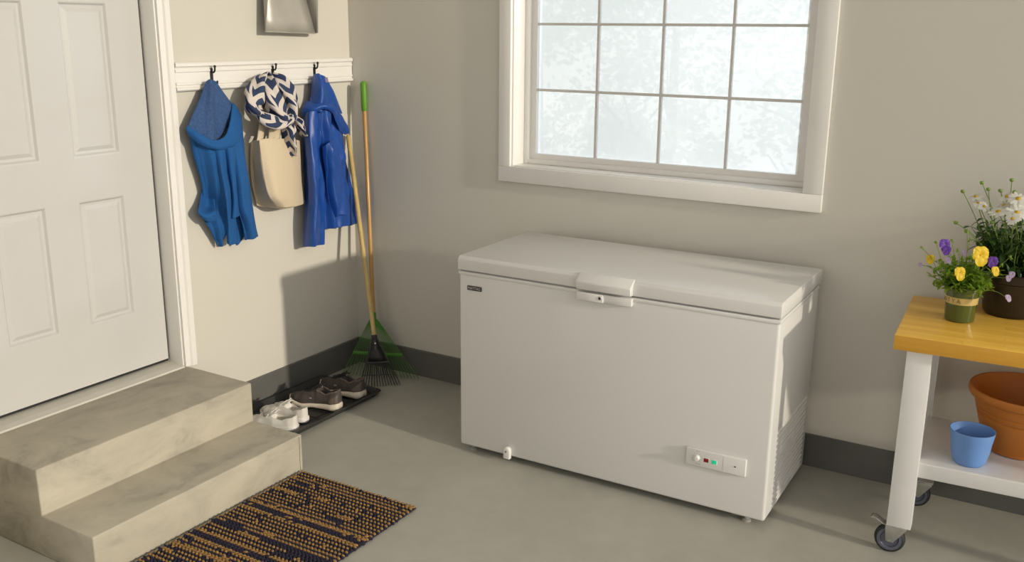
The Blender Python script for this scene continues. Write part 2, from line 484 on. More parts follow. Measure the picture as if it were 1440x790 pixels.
def tree(base, height, crown_c, crown_r, n_leaf, seed, label, bend=(0, 0), trunk_r=0.12, forks=5, leaf=0.11):
    rnd = random.Random(seed)
    base = Vector(base)
    root = thing('tree', base, 0, label, 'tree', 'trees beyond the window')
    top = base + Vector((bend[0], bend[1], height))
    g = G()
    mid = base.lerp(top, 0.5) + Vector((bend[0]*0.15, 0, 0))
    pts = catmull([base, mid, top], 12)
    g.tube(pts, [trunk_r*(1.25-0.9*i/11) for i in range(12)], 10)
    tips = []
    for k in range(forks):
        s = pts[4 + int(7*k/forks)]
        a = rnd.uniform(0, 2*PI)
        e = s + Vector((math.cos(a)*rnd.uniform(.6, 1.3), math.sin(a)*rnd.uniform(.3, .8), rnd.uniform(.3, 1.1)))
        q = catmull([s, s.lerp(e, .5)+Vector((0, 0, -.08)), e], 7)
        g.tube(q, [trunk_r*(0.42-0.05*i) for i in range(7)], 6); tips.append(e)
        for _ in range(2):
            e2 = q[4] + Vector((rnd.uniform(-.7, .7), rnd.uniform(-.4, .4), rnd.uniform(.1, .7)))
            g.tube([q[3], q[3].lerp(e2, .5)+Vector((0, 0, .05)), e2], [trunk_r*.16, trunk_r*.1, trunk_r*.04], 5); tips.append(e2)
    g.build('trunk', M_BARK, root)
    f = G()
    clumps = []
    for _ in range(26):
        while True:
            p = Vector((rnd.uniform(-1, 1), rnd.uniform(-1, 1), rnd.uniform(-1, 1)))
            if p.length < 1: break
        clumps.append((Vector(crown_c) + Vector((p.x*crown_r[0], p.y*crown_r[1], p.z*crown_r[2])), rnd.uniform(.25, .6)))
    for _ in range(n_leaf):
        c, r = rnd.choice(clumps)
        p = c + Vector((rnd.gauss(0, 1), rnd.gauss(0, 1), rnd.gauss(0, .8))) * r * .6
        d = Vector((rnd.uniform(-1, 1), rnd.uniform(-1, 1), rnd.uniform(-1, .5))).normalized()
        s = d.cross(Vector((rnd.uniform(-1, 1), rnd.uniform(-1, 1), rnd.uniform(-1, 1)))).normalized()
        l = leaf*rnd.uniform(.7, 1.5)
        f.add([p, p+d*l*.5+s*l*.3, p+d*l, p+d*l*.5-s*l*.3], [(0, 1, 2, 3)])
    f.build('foliage', M_TREELEAF, root, smooth=False, kind='stuff', fix=False)
    return root
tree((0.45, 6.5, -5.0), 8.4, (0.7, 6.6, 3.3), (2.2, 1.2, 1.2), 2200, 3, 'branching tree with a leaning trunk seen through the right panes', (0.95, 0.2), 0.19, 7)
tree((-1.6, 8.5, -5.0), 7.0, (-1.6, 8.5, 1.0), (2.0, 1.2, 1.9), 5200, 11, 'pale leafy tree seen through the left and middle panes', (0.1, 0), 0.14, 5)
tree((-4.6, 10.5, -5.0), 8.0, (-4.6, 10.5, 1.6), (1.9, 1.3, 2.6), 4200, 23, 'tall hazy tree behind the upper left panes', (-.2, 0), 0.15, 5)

# ------------------------------------------------------------------ concrete steps
def concrete_material():
    mat = material('trowelled_concrete', (0.42, 0.39, 0.33, 1), 0.72)
    t = NT(mat); co = t.coord()
    mp = t.node('ShaderNodeMapping'); mp.inputs['Scale'].default_value = (1.6, 1.0, 2.2); t.link(co, mp.inputs['Vector'])
    n1 = t.node('ShaderNodeTexNoise'); n1.inputs['Scale'].default_value = 3.2; n1.inputs['Detail'].default_value = 9; n1.inputs['Roughness'].default_value = 0.65; n1.inputs['Distortion'].default_value = 0.6
    n2 = t.node('ShaderNodeTexNoise'); n2.inputs['Scale'].default_value = 60; n2.inputs['Detail'].default_value = 4
    t.link(mp.outputs['Vector'], n1.inputs['Vector']); t.link(co, n2.inputs['Vector'])
    r = t.node('ShaderNodeValToRGB')
    e = r.color_ramp.elements
    e[0].position = 0.30; e[0].color = (0.27, 0.252, 0.205, 1)
    e[1].position = 0.66; e[1].color = (0.46, 0.42, 0.335, 1)
    k = e.new(0.46); k.color = (0.385, 0.352, 0.282, 1)
    t.link(n1.outputs['Fac'], r.inputs['Fac']); t.link(r.outputs['Color'], t.bsdf.inputs['Base Color'])
    ad = t.node('ShaderNodeMath', operation='MULTIPLY_ADD'); ad.inputs[1].default_value = 0.35
    t.link(n2.outputs['Fac'], ad.inputs[0]); t.link(n1.outputs['Fac'], ad.inputs[2])
    bp = t.node('ShaderNodeBump'); bp.inputs['Strength'].default_value = 0.35; bp.inputs['Distance'].default_value = 0.006
    t.link(ad.outputs[0], bp.inputs['Height']); t.link(bp.outputs['Normal'], t.bsdf.inputs['Normal'])
    return mat
M_CONC = concrete_material()
SY0, SY1, X1, X2, Z1, Z2 = -2.267, -1.2347, 0.4244, 0.7122, 0.3456, 0.1663
g = G()
g.prism([(0.002, 0), (X2, 0), (X2, Z2), (X1, Z2), (X1, Z1), (0.002, Z1)], 'y', SY0, SY1)
st = g.build('concrete_steps', M_CONC, bevel=0.006, seg=3, label='two trowelled concrete steps below the white door', category='steps')

M_SEAM = material('dark_seam', (0.10, 0.085, 0.06, 1), 0.9, noise_scale=40, noise_amount=0.3)
g = G(); g.tube([(X2+0.0002, SY1-0.018, 0.004), (X2+0.0002, SY1-0.0185, 0.06), (X2+0.0002, SY1-0.0175, 0.11), (X2+0.0002, SY1-0.018, Z2-0.008)], 0.0011, 5)
g.build('formwork_seam', M_SEAM, st, label='thin dark seam near the end of the lower riser')

# ------------------------------------------------------------------ chest freezer
FW, FD = 1.41, 0.6276
FZ = thing('chest_freezer', (1.1805, -0.7038, 0), math.radians(0.7292), 'white chest freezer standing under the window', 'freezer')
M_FRZ = material('white_enamel', (0.645, 0.635, 0.62, 1), 0.24, noise_scale=2, noise_amount=0.015, coat=0.15)
M_FRZP = material('white_plastic', (0.70, 0.69, 0.675, 1), 0.35, noise_scale=4, noise_amount=0.02)
M_GASK = material('grey_gasket', (0.30, 0.29, 0.28, 1), 0.6, noise_scale=20, noise_amount=0.1)
M_BLACK = material('black_plastic', (0.012, 0.012, 0.013, 1), 0.45, noise_scale=20, noise_amount=0.2)
M_BADGE = material('dark_badge', (0.02, 0.02, 0.026, 1), 0.35, noise_scale=40, noise_amount=0.2)
M_SILV = material('silver_letter', (0.55, 0.54, 0.53, 1), 0.35, metal=0.6, noise_scale=40, noise_amount=0.05)
g = G(); g.box(0, FW, 0.002, FD-0.02, 0.032, 0.851); body = g.build('body', M_FRZ, FZ, bevel=0.012, seg=3, local=True)
g = G(); g.box(-0.002, FW+0.002, -0.002, FD-0.016, 0.836, 0.852); g.build('body_rim', M_FRZ, FZ, bevel=0.004, seg=2, local=True)
g = G(); g.box(0.006, FW-0.006, 0.006, FD-0.03, 0.852, 0.860); g.build('gasket', M_GASK, FZ, local=True)
g = G()   # lid with rounded crown
g.prism([(-0.004, 0.859), (-0.004, 0.907), (0.010, 0.9195), (FD-0.014, 0.9195), (FD+0.002, 0.907), (FD+0.002, 0.859)], 'x', -0.004, FW+0.004)
lid = g.build('lid', M_FRZ, FZ, bevel=0.004, seg=3, local=True, angle=30)
g = G()   # lid handle, sloped top
g.prism([(-0.003, 0.861), (-0.028, 0.861), (-0.031, 0.868), (-0.036, 0.892), (-0.034, 0.898), (0.004, 0.924), (0.018, 0.9215), (0.012, 0.905), (-0.003, 0.900)], 'x', 0.588, 0.826)
hd = g.build('lid_handle', M_FRZP, FZ, bevel=0.002, seg=2, local=True, label='white lid handle')
g = G()
g.box(0.588, 0.705, -0.026, 0.003, 0.817, 0.850).box(0.705, 0.826, -0.018, 0.003, 0.817, 0.850)
lt = g.build('latch_plate', M_FRZP, FZ, bevel=0.002, seg=2, local=True)
g = G(); g.lathe([(0.0, -0.0275), (0.0075, -0.0275), (0.0085, -0.026), (0.0085, -0.022)], (0.692, 0, 0.835), 20, 'y'); lk = g.build('key_lock', M_SILV, lt, local=True, label='round key lock')
g = G(); g.box(0.6912, 0.6932, -0.0284, -0.0274, 0.831, 0.839); g.lathe([(0.0, -0.0281), (0.005, -0.0281), (0.005, -0.0274)], (0.6922, 0, 0.835), 16, 'y'); g.build('keyhole', M_BLACK, lt, local=True)
g = G(); g.box(0.045, 0.117, -0.0035, 0.003, 0.7725, 0.7925); bd = g.build('name_badge', M_BADGE, FZ, bevel=0.001, local=True, label='small dark rectangular name badge')
me = text_mesh('MAYTAG', 0.0175)
me.transform(Matrix.Translation((0.081, -0.0040, 0.7822)) @ Matrix.Rotation(PI/2, 4, 'X') @ Matrix.Diagonal((0.92, 1, 1, 1)))
put('badge_lettering', me, M_SILV, bd, local=True)
g = G(); g.box(1.083, 1.327, -0.010, 0.003, 0.206, 0.279); cp = g.build('control_panel', M_FRZP, FZ, bevel=0.004, seg=3, local=True, label='small white control panel low on the front')
g = G(); g.lathe([(0.0, -0.024), (0.0095, -0.024), (0.011, -0.022), (0.0125, -0.010)], (1.130, 0, 0.243), 24, 'y'); g.box(1.1288, 1.1312, -0.026, -0.022, 0.235, 0.253); g.build('thermostat_knob', M_FRZP, cp, local=True, smooth=True)
M_MARK = material('grey_print', (0.22, 0.21, 0.21, 1), 0.5, noise_scale=30, noise_amount=0.1)
g = G()
for a in range(-140, 141, 35):
    r0, r1 = 0.0165, 0.0205; c, s = math.sin(math.radians(a)), math.cos(math.radians(a))
    g.tube([(1.130+c*r0, -0.0104, 0.243+s*r0), (1.130+c*r1, -0.0104, 0.243+s*r1)], 0.0007, 4)
g.tube([(1.124, -0.0104, 0.2705), (1.140, -0.0104, 0.2700)], 0.0006, 4); g.tube([(1.125, -0.0104, 0.217), (1.145, -0.0104, 0.2185)], 0.0007, 4)
g.build('dial_marks', M_MARK, cp, local=True)
def lamp_material(name, c, e, s):
    mat = material(name, c, 0.25, noise_scale=60, noise_amount=0.1)
    b = mat.node_tree.nodes['Principled BSDF']; b.inputs['Emission Color'].default_value = e; b.inputs['Emission Strength'].default_value = s
    return mat
M_RED = lamp_material('dark_red_indicator', (0.16, 0.008, 0.008, 1), (0.3, 0.0, 0.0, 1), 0.1)
M_GRN = lamp_material('green_indicator', (0.01, 0.30, 0.16, 1), (0.0, 0.55, 0.28, 1), 0.55)
for u, mm, nm in ((1.168, M_RED, 'red indicator lamp'), (1.2005, M_GRN, 'lit green indicator lamp')):
    g = G(); g.box(u-0.012, u+0.0125, -0.0115, -0.009, 0.231, 0.250); fr_ = g.build('indicator_bezel', M_FRZP, cp, bevel=0.001, local=True)
    g = G(); g.box(u-0.0095, u+0.010, -0.013, -0.0105, 0.2325, 0.2485); g.build('indicator_lamp', mm, cp, bevel=0.001, local=True, label=nm)
g = G(); g.box(1.281, 1.288, -0.0115, -0.009, 0.240, 0.2435); g.build('sensor', M_BLACK, cp, local=True)
g = G(); g.box(1.236, 1.2366, -0.0105, -0.0095, 0.212, 0.272); g.build('panel_seam', M_MARK, cp, local=True)
g = G()   # drain plug: rounded top
prof = [(0.241, 0.024), (0.275, 0.024), (0.275, 0.062)] + [(0.258+0.017*math.cos(a), 0.062+0.019*math.sin(a)) for a in [PI*k/8 for k in range(1, 8)]] + [(0.241, 0.062)]
g.prism(prof, 'y', -0.018, 0.003); dp_ = g.build('drain_plug', M_FRZP, FZ, bevel=0.005, seg=3, local=True, label='white drain plug at the bottom edge')
g = G(); g.lathe([(0.0, -0.0185), (0.005, -0.0185), (0.005, -0.017)], (0.256, 0, 0.060), 14, 'y'); g.build('plug_hole', M_MARK, dp_, local=True)
for (u, v) in ((0.045, 0.045), (FW-0.08, 0.045), (0.045, FD-0.08), (FW-0.08, FD-0.08)):
    g = G(); g.lathe([(0.0, 0.0), (0.018, 0.0), (0.018, 0.008), (0.010, 0.012), (0.010, 0.036)], (u, v, 0), 14); g.build('foot', M_GASK, FZ, local=True)
g = G(); g.box(0.03, FW-0.03, 0.06, FD-0.05, 0.020, 0.033); g.build('underside', M_BLACK, FZ, local=True)
g = G(); g.prism([(FW-0.001, 0.0), (FW+0.0035, -0.002), (FW+0.0045, -0.006), (FW-0.001, -0.016)], 'y', 0.09, 0.545)
louv = g.mesh('louver', smooth=False); louv.materials.append(M_FRZ)
for k in range(15):
    o = bpy.data.objects.new('louver', louv); COL.objects.link(o); o.parent = FZ; o.location = (0, 0, 0.375 - k*0.0222)

# ------------------------------------------------------------------ woven rug
RX0, RX1, RY0, RY1 = 0.728, 1.352, -2.36, -1.258
M_TAN = material('tan_jute_yarn', (0.36, 0.205, 0.068, 1), 0.9, noise_scale=70, noise_amount=0.45, bump=0.4, bump_scale=300)
M_NAVY = material('navy_cotton_yarn', (0.018, 0.014, 0.036, 1), 0.92, noise_scale=70, noise_amount=0.4, bump=0.4, bump_scale=300)
rug = thing('rug', ((RX0+RX1)/2, (RY0+RY1)/2, 0), 0, 'chunky woven rug striped in tan and navy beside the steps', 'rug')
g = G(); g.box(RX0+0.006, RX1-0.006, RY0+0.004, RY1-0.004, 0.001, 0.007); g.build('backing', M_NAVY, rug, bevel=0.002)
rnd = random.Random(5)
unit = []
for i, (t, r) in enumerate(((-1, 0.0), (-0.62, 0.80), (0.0, 1.0), (0.62, 0.80), (1, 0.0))):
    if r == 0: unit.append([(t, 0, 0)])
    else: unit.append([(t, math.cos(2*PI*k/7)*r, math.sin(2*PI*k/7)*r) for k in range(7)])
uv_ = [p for ring in unit for p in ring]; uf = []
for k in range(7): uf.append((0, 1+k, 1+(k+1) % 7))
for s in range(2):
    for k in range(7): uf.append((1+s*7+k, 1+(s+1)*7+k, 1+(s+1)*7+(k+1) % 7, 1+s*7+(k+1) % 7))
for k in range(7): uf.append((15+k, 22, 15+(k+1) % 7))
gt, gn = G(), G()
pitch_y, pitch_x = 0.0226, 0.0182
pitch_y = 0.0114
nrows = int((RY1-RY0-0.012)/pitch_y); ncol = int((RX1-RX0)/pitch_x)
seq = 'MMMMTNTMMMMMMMMMMMMMMMMMTNTTNNNTMMMMMMMMTNTNNMMMMMMTNNNTMMTNTTMMMMMMMMTNNNTNTMMMMMMMTNNTM'
for r in range(nrows):
    ch = seq[r % len(seq)]
    yc = RY1 - 0.010 - r*pitch_y
    wob = 0.002*math.sin(r*1.7)
    for c in range(ncol):
        xc = RX0 + 0.010 + wob + (c + (0.5 if r % 2 else 0.0))*pitch_x
        if xc > RX1-0.004: continue
        run = noise.noise(Vector((c*0.11, r*0.9, 3.1)))
        k = ch
        if run > 0.42: k = 'N'
        elif run < -0.45: k = 'T'
        if k == 'T': tan = rnd.random() < 0.96
        elif k == 'N': tan = rnd.random() < 0.03
        else: tan = (r % 2 == 0) if rnd.random() < .90 else rnd.random() < .2
        tgt = gt if tan else gn
        a = (0.34 if r % 2 else -0.34) + rnd.uniform(-.08, .08)
        lx, ly, lz = (0.0122 if k != 'M' else 0.0078)*rnd.uniform(.94, 1.06), 0.0058*rnd.uniform(.92, 1.08), 0.0060*rnd.uniform(.92, 1.12)
        yy = yc + rnd.uniform(-.0005, .0005); zz = 0.0085 + rnd.uniform(-.0006, .0006) + (0.0012 if tan else 0)
        ca, sa = math.cos(a), math.sin(a)
        tgt.add([(xc + p[0]*lx*ca - p[1]*ly*sa, yy + p[0]*lx*sa + p[1]*ly*ca, zz + p[2]*lz) for p in uv_], uf)
gt.build('tan_yarn', M_TAN, rug, angle=180, kind='stuff', fix=False)
gn.build('navy_yarn', M_NAVY, rug, angle=180, kind='stuff', fix=False)

# ------------------------------------------------------------------ boot tray
M_TRAY = material('black_rubber_tray', (0.030, 0.030, 0.030, 1), 0.42, noise_scale=10, noise_amount=0.25)
TX0, TX1, TY0, TY1 = 0.022, 0.452, -1.215, -0.345
g = G()
def ring(ins, z, r):
    x0, x1, y0, y1 = TX0+ins, TX1-ins, TY0+ins, TY1-ins
    out = []
    for cx, cy, a0 in ((x1-r, y1-r, 0), (x0+r, y1-r, 90), (x0+r, y0+r, 180), (x1-r, y0+r, 270)):
        for k in range(5):
            a = math.radians(a0 + 22.5*k); out.append((cx+r*math.cos(a), cy+r*math.sin(a), z))
    return out
rs = [ring(0.022, 0.001, 0.02), ring(0.004, 0.022, 0.03), ring(0.0, 0.027, 0.032), ring(0.003, 0.0305, 0.03), ring(0.012, 0.0305, 0.026), ring(0.016, 0.026, 0.024), ring(0.030, 0.0055, 0.015)]
vs = [p for r in rs for p in r]; fs = [tuple(range(20))[::-1]]
for k in range(len(rs)-1):
    for j in range(20): fs.append((k*20+j, k*20+(j+1) % 20, (k+1)*20+(j+1) % 20, (k+1)*20+j))
e = (len(rs)-1)*20; fs.append(tuple(range(e, e+20)))
g.add(vs, fs)
tray = g.build('boot_tray', M_TRAY, label='long black rubber boot tray holding two pairs of shoes', category='boot tray')
g = G()
for k in range(9):
    yy = TY0+0.09+k*0.086
    g.tube([(TX0+0.05, yy, 0.006), (TX1-0.05, yy, 0.006)], 0.0022, 6)
for k in range(4):
    xx = TX0+0.08+k*0.09
    g.tube([(xx, TY0+0.05, 0.006), (xx, TY1-0.05, 0.006)], 0.0022, 6)
g.build('tray_ribs', M_TRAY, tray)

# ------------------------------------------------------------------ shoes
def interp(tab, t):
    for (a, va), (b, vb) in zip(tab, tab[1:]):
        if t <= b:
            u = (t-a)/(b-a) if b > a else 0
            u = u*u*(3-2*u)
            return va + (vb-va)*u
    return tab[-1][1]
def shoe(name, loc, rotz, side, style, mats, label, category, group):
    """local frame: heel at x=0, toe at x=+L; side=+1/-1 mirrors left/right"""
    L, Wd = (0.285, 0.098) if style == 'runner' else (0.265, 0.090)
    root = thing(name, loc, rotz, label, category, group)
    wt = [(0, 0.30), (0.04, 0.56), (0.12, 0.70), (0.3, 0.72), (0.5, 0.84), (0.7, 1.0), (0.84, 0.92), (0.94, 0.62), (0.985, 0.32), (1.0, 0.12)]
    bend = [(0, 0.0), (0.4, -0.004), (0.7, 0.004), (1.0, 0.012)]
    half = lambda t: interp(wt, t)*Wd/2
    cen = lambda t: interp(bend, t)*side
    if style == 'runner':
        s_top = [(0, 0.046), (0.15, 0.040), (0.45, 0.032), (0.7, 0.028), (0.9, 0.038), (1, 0.050)]
        s_bot = [(0, 0.012), (0.08, 0.002), (0.35, 0.004), (0.5, 0.006), (0.68, 0.0), (0.85, 0.004), (1, 0.026)]
        collar = [(0, 0.108), (0.10, 0.100), (0.24, 0.084), (0.38, 0.096), (0.46, 0.102)]
        crest = [(0.40, 0.108), (0.5, 0.100), (0.65, 0.083), (0.8, 0.070), (0.92, 0.062), (1, 0.052)]
    else:
        s_top = [(0, 0.026), (0.5, 0.022), (0.8, 0.022), (1, 0.026)]
        s_bot = [(0, 0.001), (0.5, 0.0), (0.85, 0.0), (1, 0.006)]
        collar = [(0, 0.072), (0.12, 0.064), (0.25, 0.052), (0.38, 0.060), (0.46, 0.070)]
        crest = [(0.40, 0.078), (0.5, 0.074), (0.65, 0.062), (0.8, 0.052), (0.92, 0.044), (1, 0.032)]
    NS = 34
    # sole
    g = G(); rows = []
    for i in range(NS):
        t = i/(NS-1); h = half(t)+0.0045; c = cen(t); zb_, zt_ = interp(s_bot, t), interp(s_top, t)
        x = -0.004 + t*(L+0.008)
        rip = 0.0016*(1 if i % 2 else -1) if style == 'runner' else 0
        rows.append([(x, c-h*.75, zb_), (x, c-h*.97, zb_+0.004+max(rip, 0)), (x, c-h-(0.003 if style == 'runner' else 0), (zb_+zt_)/2), (x, c-h*.99, zt_-0.003), (x, c-h*.88, zt_),
                     (x, c+h*.88, zt_), (x, c+h*.99, zt_-0.003), (x, c+h+(0.003 if style == 'runner' else 0), (zb_+zt_)/2), (x, c+h*.97, zb_+0.004+max(rip, 0)), (x, c+h*.75, zb_)])
    g.grid(rows)
    n = len(rows[0])
    for i in range(NS-1): g.f.append((i*n, i*n+n-1, (i+1)*n+n-1, (i+1)*n)); g.mi.append(0)
    g.f.append(tuple(range(n))); g.mi.append(0)
    g.f.append(tuple(range((NS-1)*n, NS*n))); g.mi.append(0)
    sole = g.build('sole', mats['sole'], root, local=True, angle=50)
    # upper: outer walls and (in the opening) an inner lining
    g = G(); rows = []; K = 7; MID = 9
    T0 = 0.43
    for i in range(NS+6):
        t = i/(NS+5); h = half(t)*1.0; c = cen(t); zs_ = interp(s_top, t)-0.004; x = t*L
        row = []
        if t < T0:
            zc = interp(collar, t)
            lean = 0.80 if t > 0.05 else 0.9
            inn = 0.62
            for k in range(K):
                u = k/(K-1); row.append((x, c-h*(1.0+0.06*math.sin(PI*u)-(1-lean)*u*u), zs_+(zc-zs_)*u))
            for k in range(MID):
                u = k/(MID-1); ang = PI*u
                dep = math.sin(ang)**0.6
                row.append((x, c-h*(lean-0.10)*math.cos(ang)*(1 if 0.15 < u < 0.85 else 1.0), zc-0.003-(zc-zs_-0.004)*dep*min(1, 0.25+(T0-t)/0.08)))
            for k in range(K):
                u = 1-k/(K-1); row.append((x, c+h*(1.0+0.06*math.sin(PI*u)-(1-lean)*u*u), zs_+(zc-zs_)*u))
        else:
            zt_ = interp(crest, t); nt = 2*K+MID
            for k in range(nt):
                ang = PI*k/(nt-1)
                cx = -math.cos(ang); sz = math.sin(ang)
                cx = math.copysign(abs(cx)**0.72, cx)
                row.append((x, c+h*cx, zs_+(zt_-zs_)*sz**0.9))
        rows.append(row)
    g.grid(rows)
    nn = len(rows[0]); g.f.append(tuple(range((NS+5)*nn, (NS+6)*nn))); g.mi.append(0)
    # rear wall closes the heel
    g.f.append(tuple(list(range(0, K)) + list(range(nn-K, nn)))); g.mi.append(0)
    up = g.build('upper', mats['upper'], root, local=True, angle=70)
    # dark lining patch lying inside the opening
    g = G(); rows = []
    for i in range(9):
        t = 0.045 + 0.37*i/8; h = half(t)*0.62; zz = interp(s_top, t)+0.010
        rows.append([(t*L, cen(t)+h*(j/4-1), zz+abs(j/4-1)**3*0.02) for j in range(9)])
    g.grid(rows); g.build('insole', mats['lining'], root, local=True)
    # tongue
    g = G(); rows = []
    for i in range(7):
        u = i/6; t = 0.36+0.24*u; z0 = interp(crest, max(t, .42)) + 0.004 + (0.012*(1-u)**1.5)
        rows.append([(t*L-(0.004*(1-u)), cen(t)+0.022*(j/3-1), z0-abs(j/3-1)**2*0.007) for j in range(7)])
    g.grid(rows); g.build('tongue', mats['tongue'], root, local=True, solid=0.004)
    # laces
    g = G()
    for k in range(5):
        t = 0.45+0.05*k; zc = interp(crest, t)+0.004; wv = 0.020-0.001*k
        g.tube([(t*L, cen(t)-wv, zc-0.006), (t*L+0.004, cen(t), zc+0.003), (t*L, cen(t)+wv, zc-0.006)], 0.0024, 6)
        g.tube([(t*L, cen(t)-wv, zc-0.006), (t*L+0.012, cen(t), zc+0.002), (t*L+0.05*L, cen(t)+wv, interp(crest, t+.05)-0.003)], 0.0022, 6)
    zc = interp(crest, .43)+0.010
    for sgn in (-1, 1):
        g.tube(catmull([(0.43*L, cen(.43), zc), (0.40*L, sgn*0.016+cen(.43), zc+0.010), (0.44*L, sgn*0.030+cen(.43), zc), (0.45*L, cen(.43)+sgn*0.004, zc+0.002)], 10), 0.0022, 6)
        g.tube(catmull([(0.43*L, cen(.43), zc), (0.48*L, sgn*0.024+cen(.43), zc-0.004), (0.52*L, sgn*0.036+cen(.43), zc-0.022)], 8), 0.0022, 6)
    g.build('laces', mats['lace'], root, local=True)
    # heel counter / collar roll
    g = G(); pts = []
    for sgn, rng in ((-1, range(12, -1, -1)), (1, range(0, 13))):
        for i in rng:
            t = 0.42*i/12; lean = 0.80 if t > 0.05 else 0.9
            if i == 0 and sgn == 1: continue
            pts.append((max(t*L, 0.003), cen(t)+sgn*half(t)*lean*(0.95 if i else 0.0), interp(collar, t)))
    g.tube(pts, 0.0042 if style == 'runner' else 0.0022, 8); g.build('collar', mats['collar'], root, local=True)
    if style == 'runner':
        for sgn in (-1, 1):
            g = G(); t = 0.50; g.box(t*L, t*L+0.013, cen(t)+sgn*half(t)*1.0-0.004, cen(t)+sgn*half(t)*1.0+0.004, 0.056, 0.061)
            g.build('side_mark', mats['mark'], root, local=True, label='small silver mark')
        g = G(); rows = []
        for i in range(7):
            t = 0.005+0.17*i/6; zc = interp(collar, t)*0.86; zs_ = interp(s_top, t)
            row = []
            for k in range(7):
                u = k/6; zz = zs_+(zc-zs_)*u*(1-0.45*i/6); row.append((t*L-0.003*(1-i/6), cen(t)-half(t)*(1.03+0.06*math.sin(PI*u*(1-.45*i/6))-0.2*u*u)-0.001, zz))
            rows.append(row)
        g.grid(rows); g.grid([[(p[0], 2*cen(p[0]/L)-p[1], p[2]) for p in r] for r in rows]); g.build('heel_overlay', mats['collar'], root, local=True, solid=0.002)
    else:
        g = G(); pts = []
        for i in range(25):
            t = 0.02+0.93*i/24; pts.append((t*L, cen(t)-half(t)-0.0052, interp(s_top, t)-0.004))
        g.tube(pts, 0.0008, 5)
        g.tube([(p[0], 2*cen(p[0]/L)-p[1], p[2]) for p in pts], 0.0008, 5); g.build('foxing_line', mats['mark'], root, local=True)
    return root
M_CANVAS = material('white_canvas', (0.70, 0.67, 0.62, 1), 0.85, noise_scale=30, noise_amount=0.08, bump=0.06, bump_scale=900)
M_RUBW = material('white_rubber', (0.78, 0.76, 0.72, 1), 0.5, noise_scale=20, noise_amount=0.06)
M_LINW = material('canvas_lining', (0.50, 0.47, 0.40, 1), 0.9, noise_scale=30, noise_amount=0.1)
M_FOX = material('grey_foxing_line', (0.35, 0.33, 0.31, 1), 0.6, noise_scale=20, noise_amount=0.1)
M_KNIT = material('charcoal_brown_knit', (0.072, 0.058, 0.052, 1), 0.85, noise_scale=60, noise_amount=0.3, bump=0.12, bump_scale=900)
M_KNIT2 = material('brown_heel_fabric', (0.135, 0.105, 0.088, 1), 0.7, noise_scale=40, noise_amount=0.2)
M_FOAM = material('cream_foam_sole', (0.68, 0.61, 0.50, 1), 0.6, noise_scale=14, noise_amount=0.12)
M_LINB = material('black_lining', (0.012, 0.011, 0.011, 1), 0.9, noise_scale=30, noise_amount=0.2)
white = dict(upper=M_CANVAS, sole=M_RUBW, lining=M_LINW, tongue=M_CANVAS, lace=M_CANVAS, collar=M_CANVAS, mark=M_FOX)
dark = dict(upper=M_KNIT, sole=M_FOAM, lining=M_LINB, tongue=M_LINB, lace=M_LINB, collar=M_KNIT2, mark=M_SILV)
FLZ = 0.0085
def put_shoe(heel, toe, *a):
    ang = math.atan2(toe[1]-heel[1], toe[0]-heel[0])
    return shoe('sneaker', (heel[0], heel[1], FLZ), ang, *a)
put_shoe((0.420, -0.655), (0.14, -0.690), 1, 'runner', dark, 'charcoal running shoe with a cream sole, nearer the white sneakers', 'shoe', 'charcoal running shoes')
put_shoe((0.412, -0.462), (0.13, -0.470), -1, 'runner', dark, 'charcoal running shoe with a cream sole, nearer the rakes', 'shoe', 'charcoal running shoes')
put_shoe((0.375, -0.850), (0.11, -0.872), 1, 'plimsoll', white, 'white canvas sneaker next to the dark running shoe', 'shoe', 'white canvas sneakers')
put_shoe((0.402, -0.945), (0.155, -1.030), -1, 'plimsoll', white, 'white canvas sneaker partly behind the lower concrete step', 'shoe', 'white canvas sneakers')

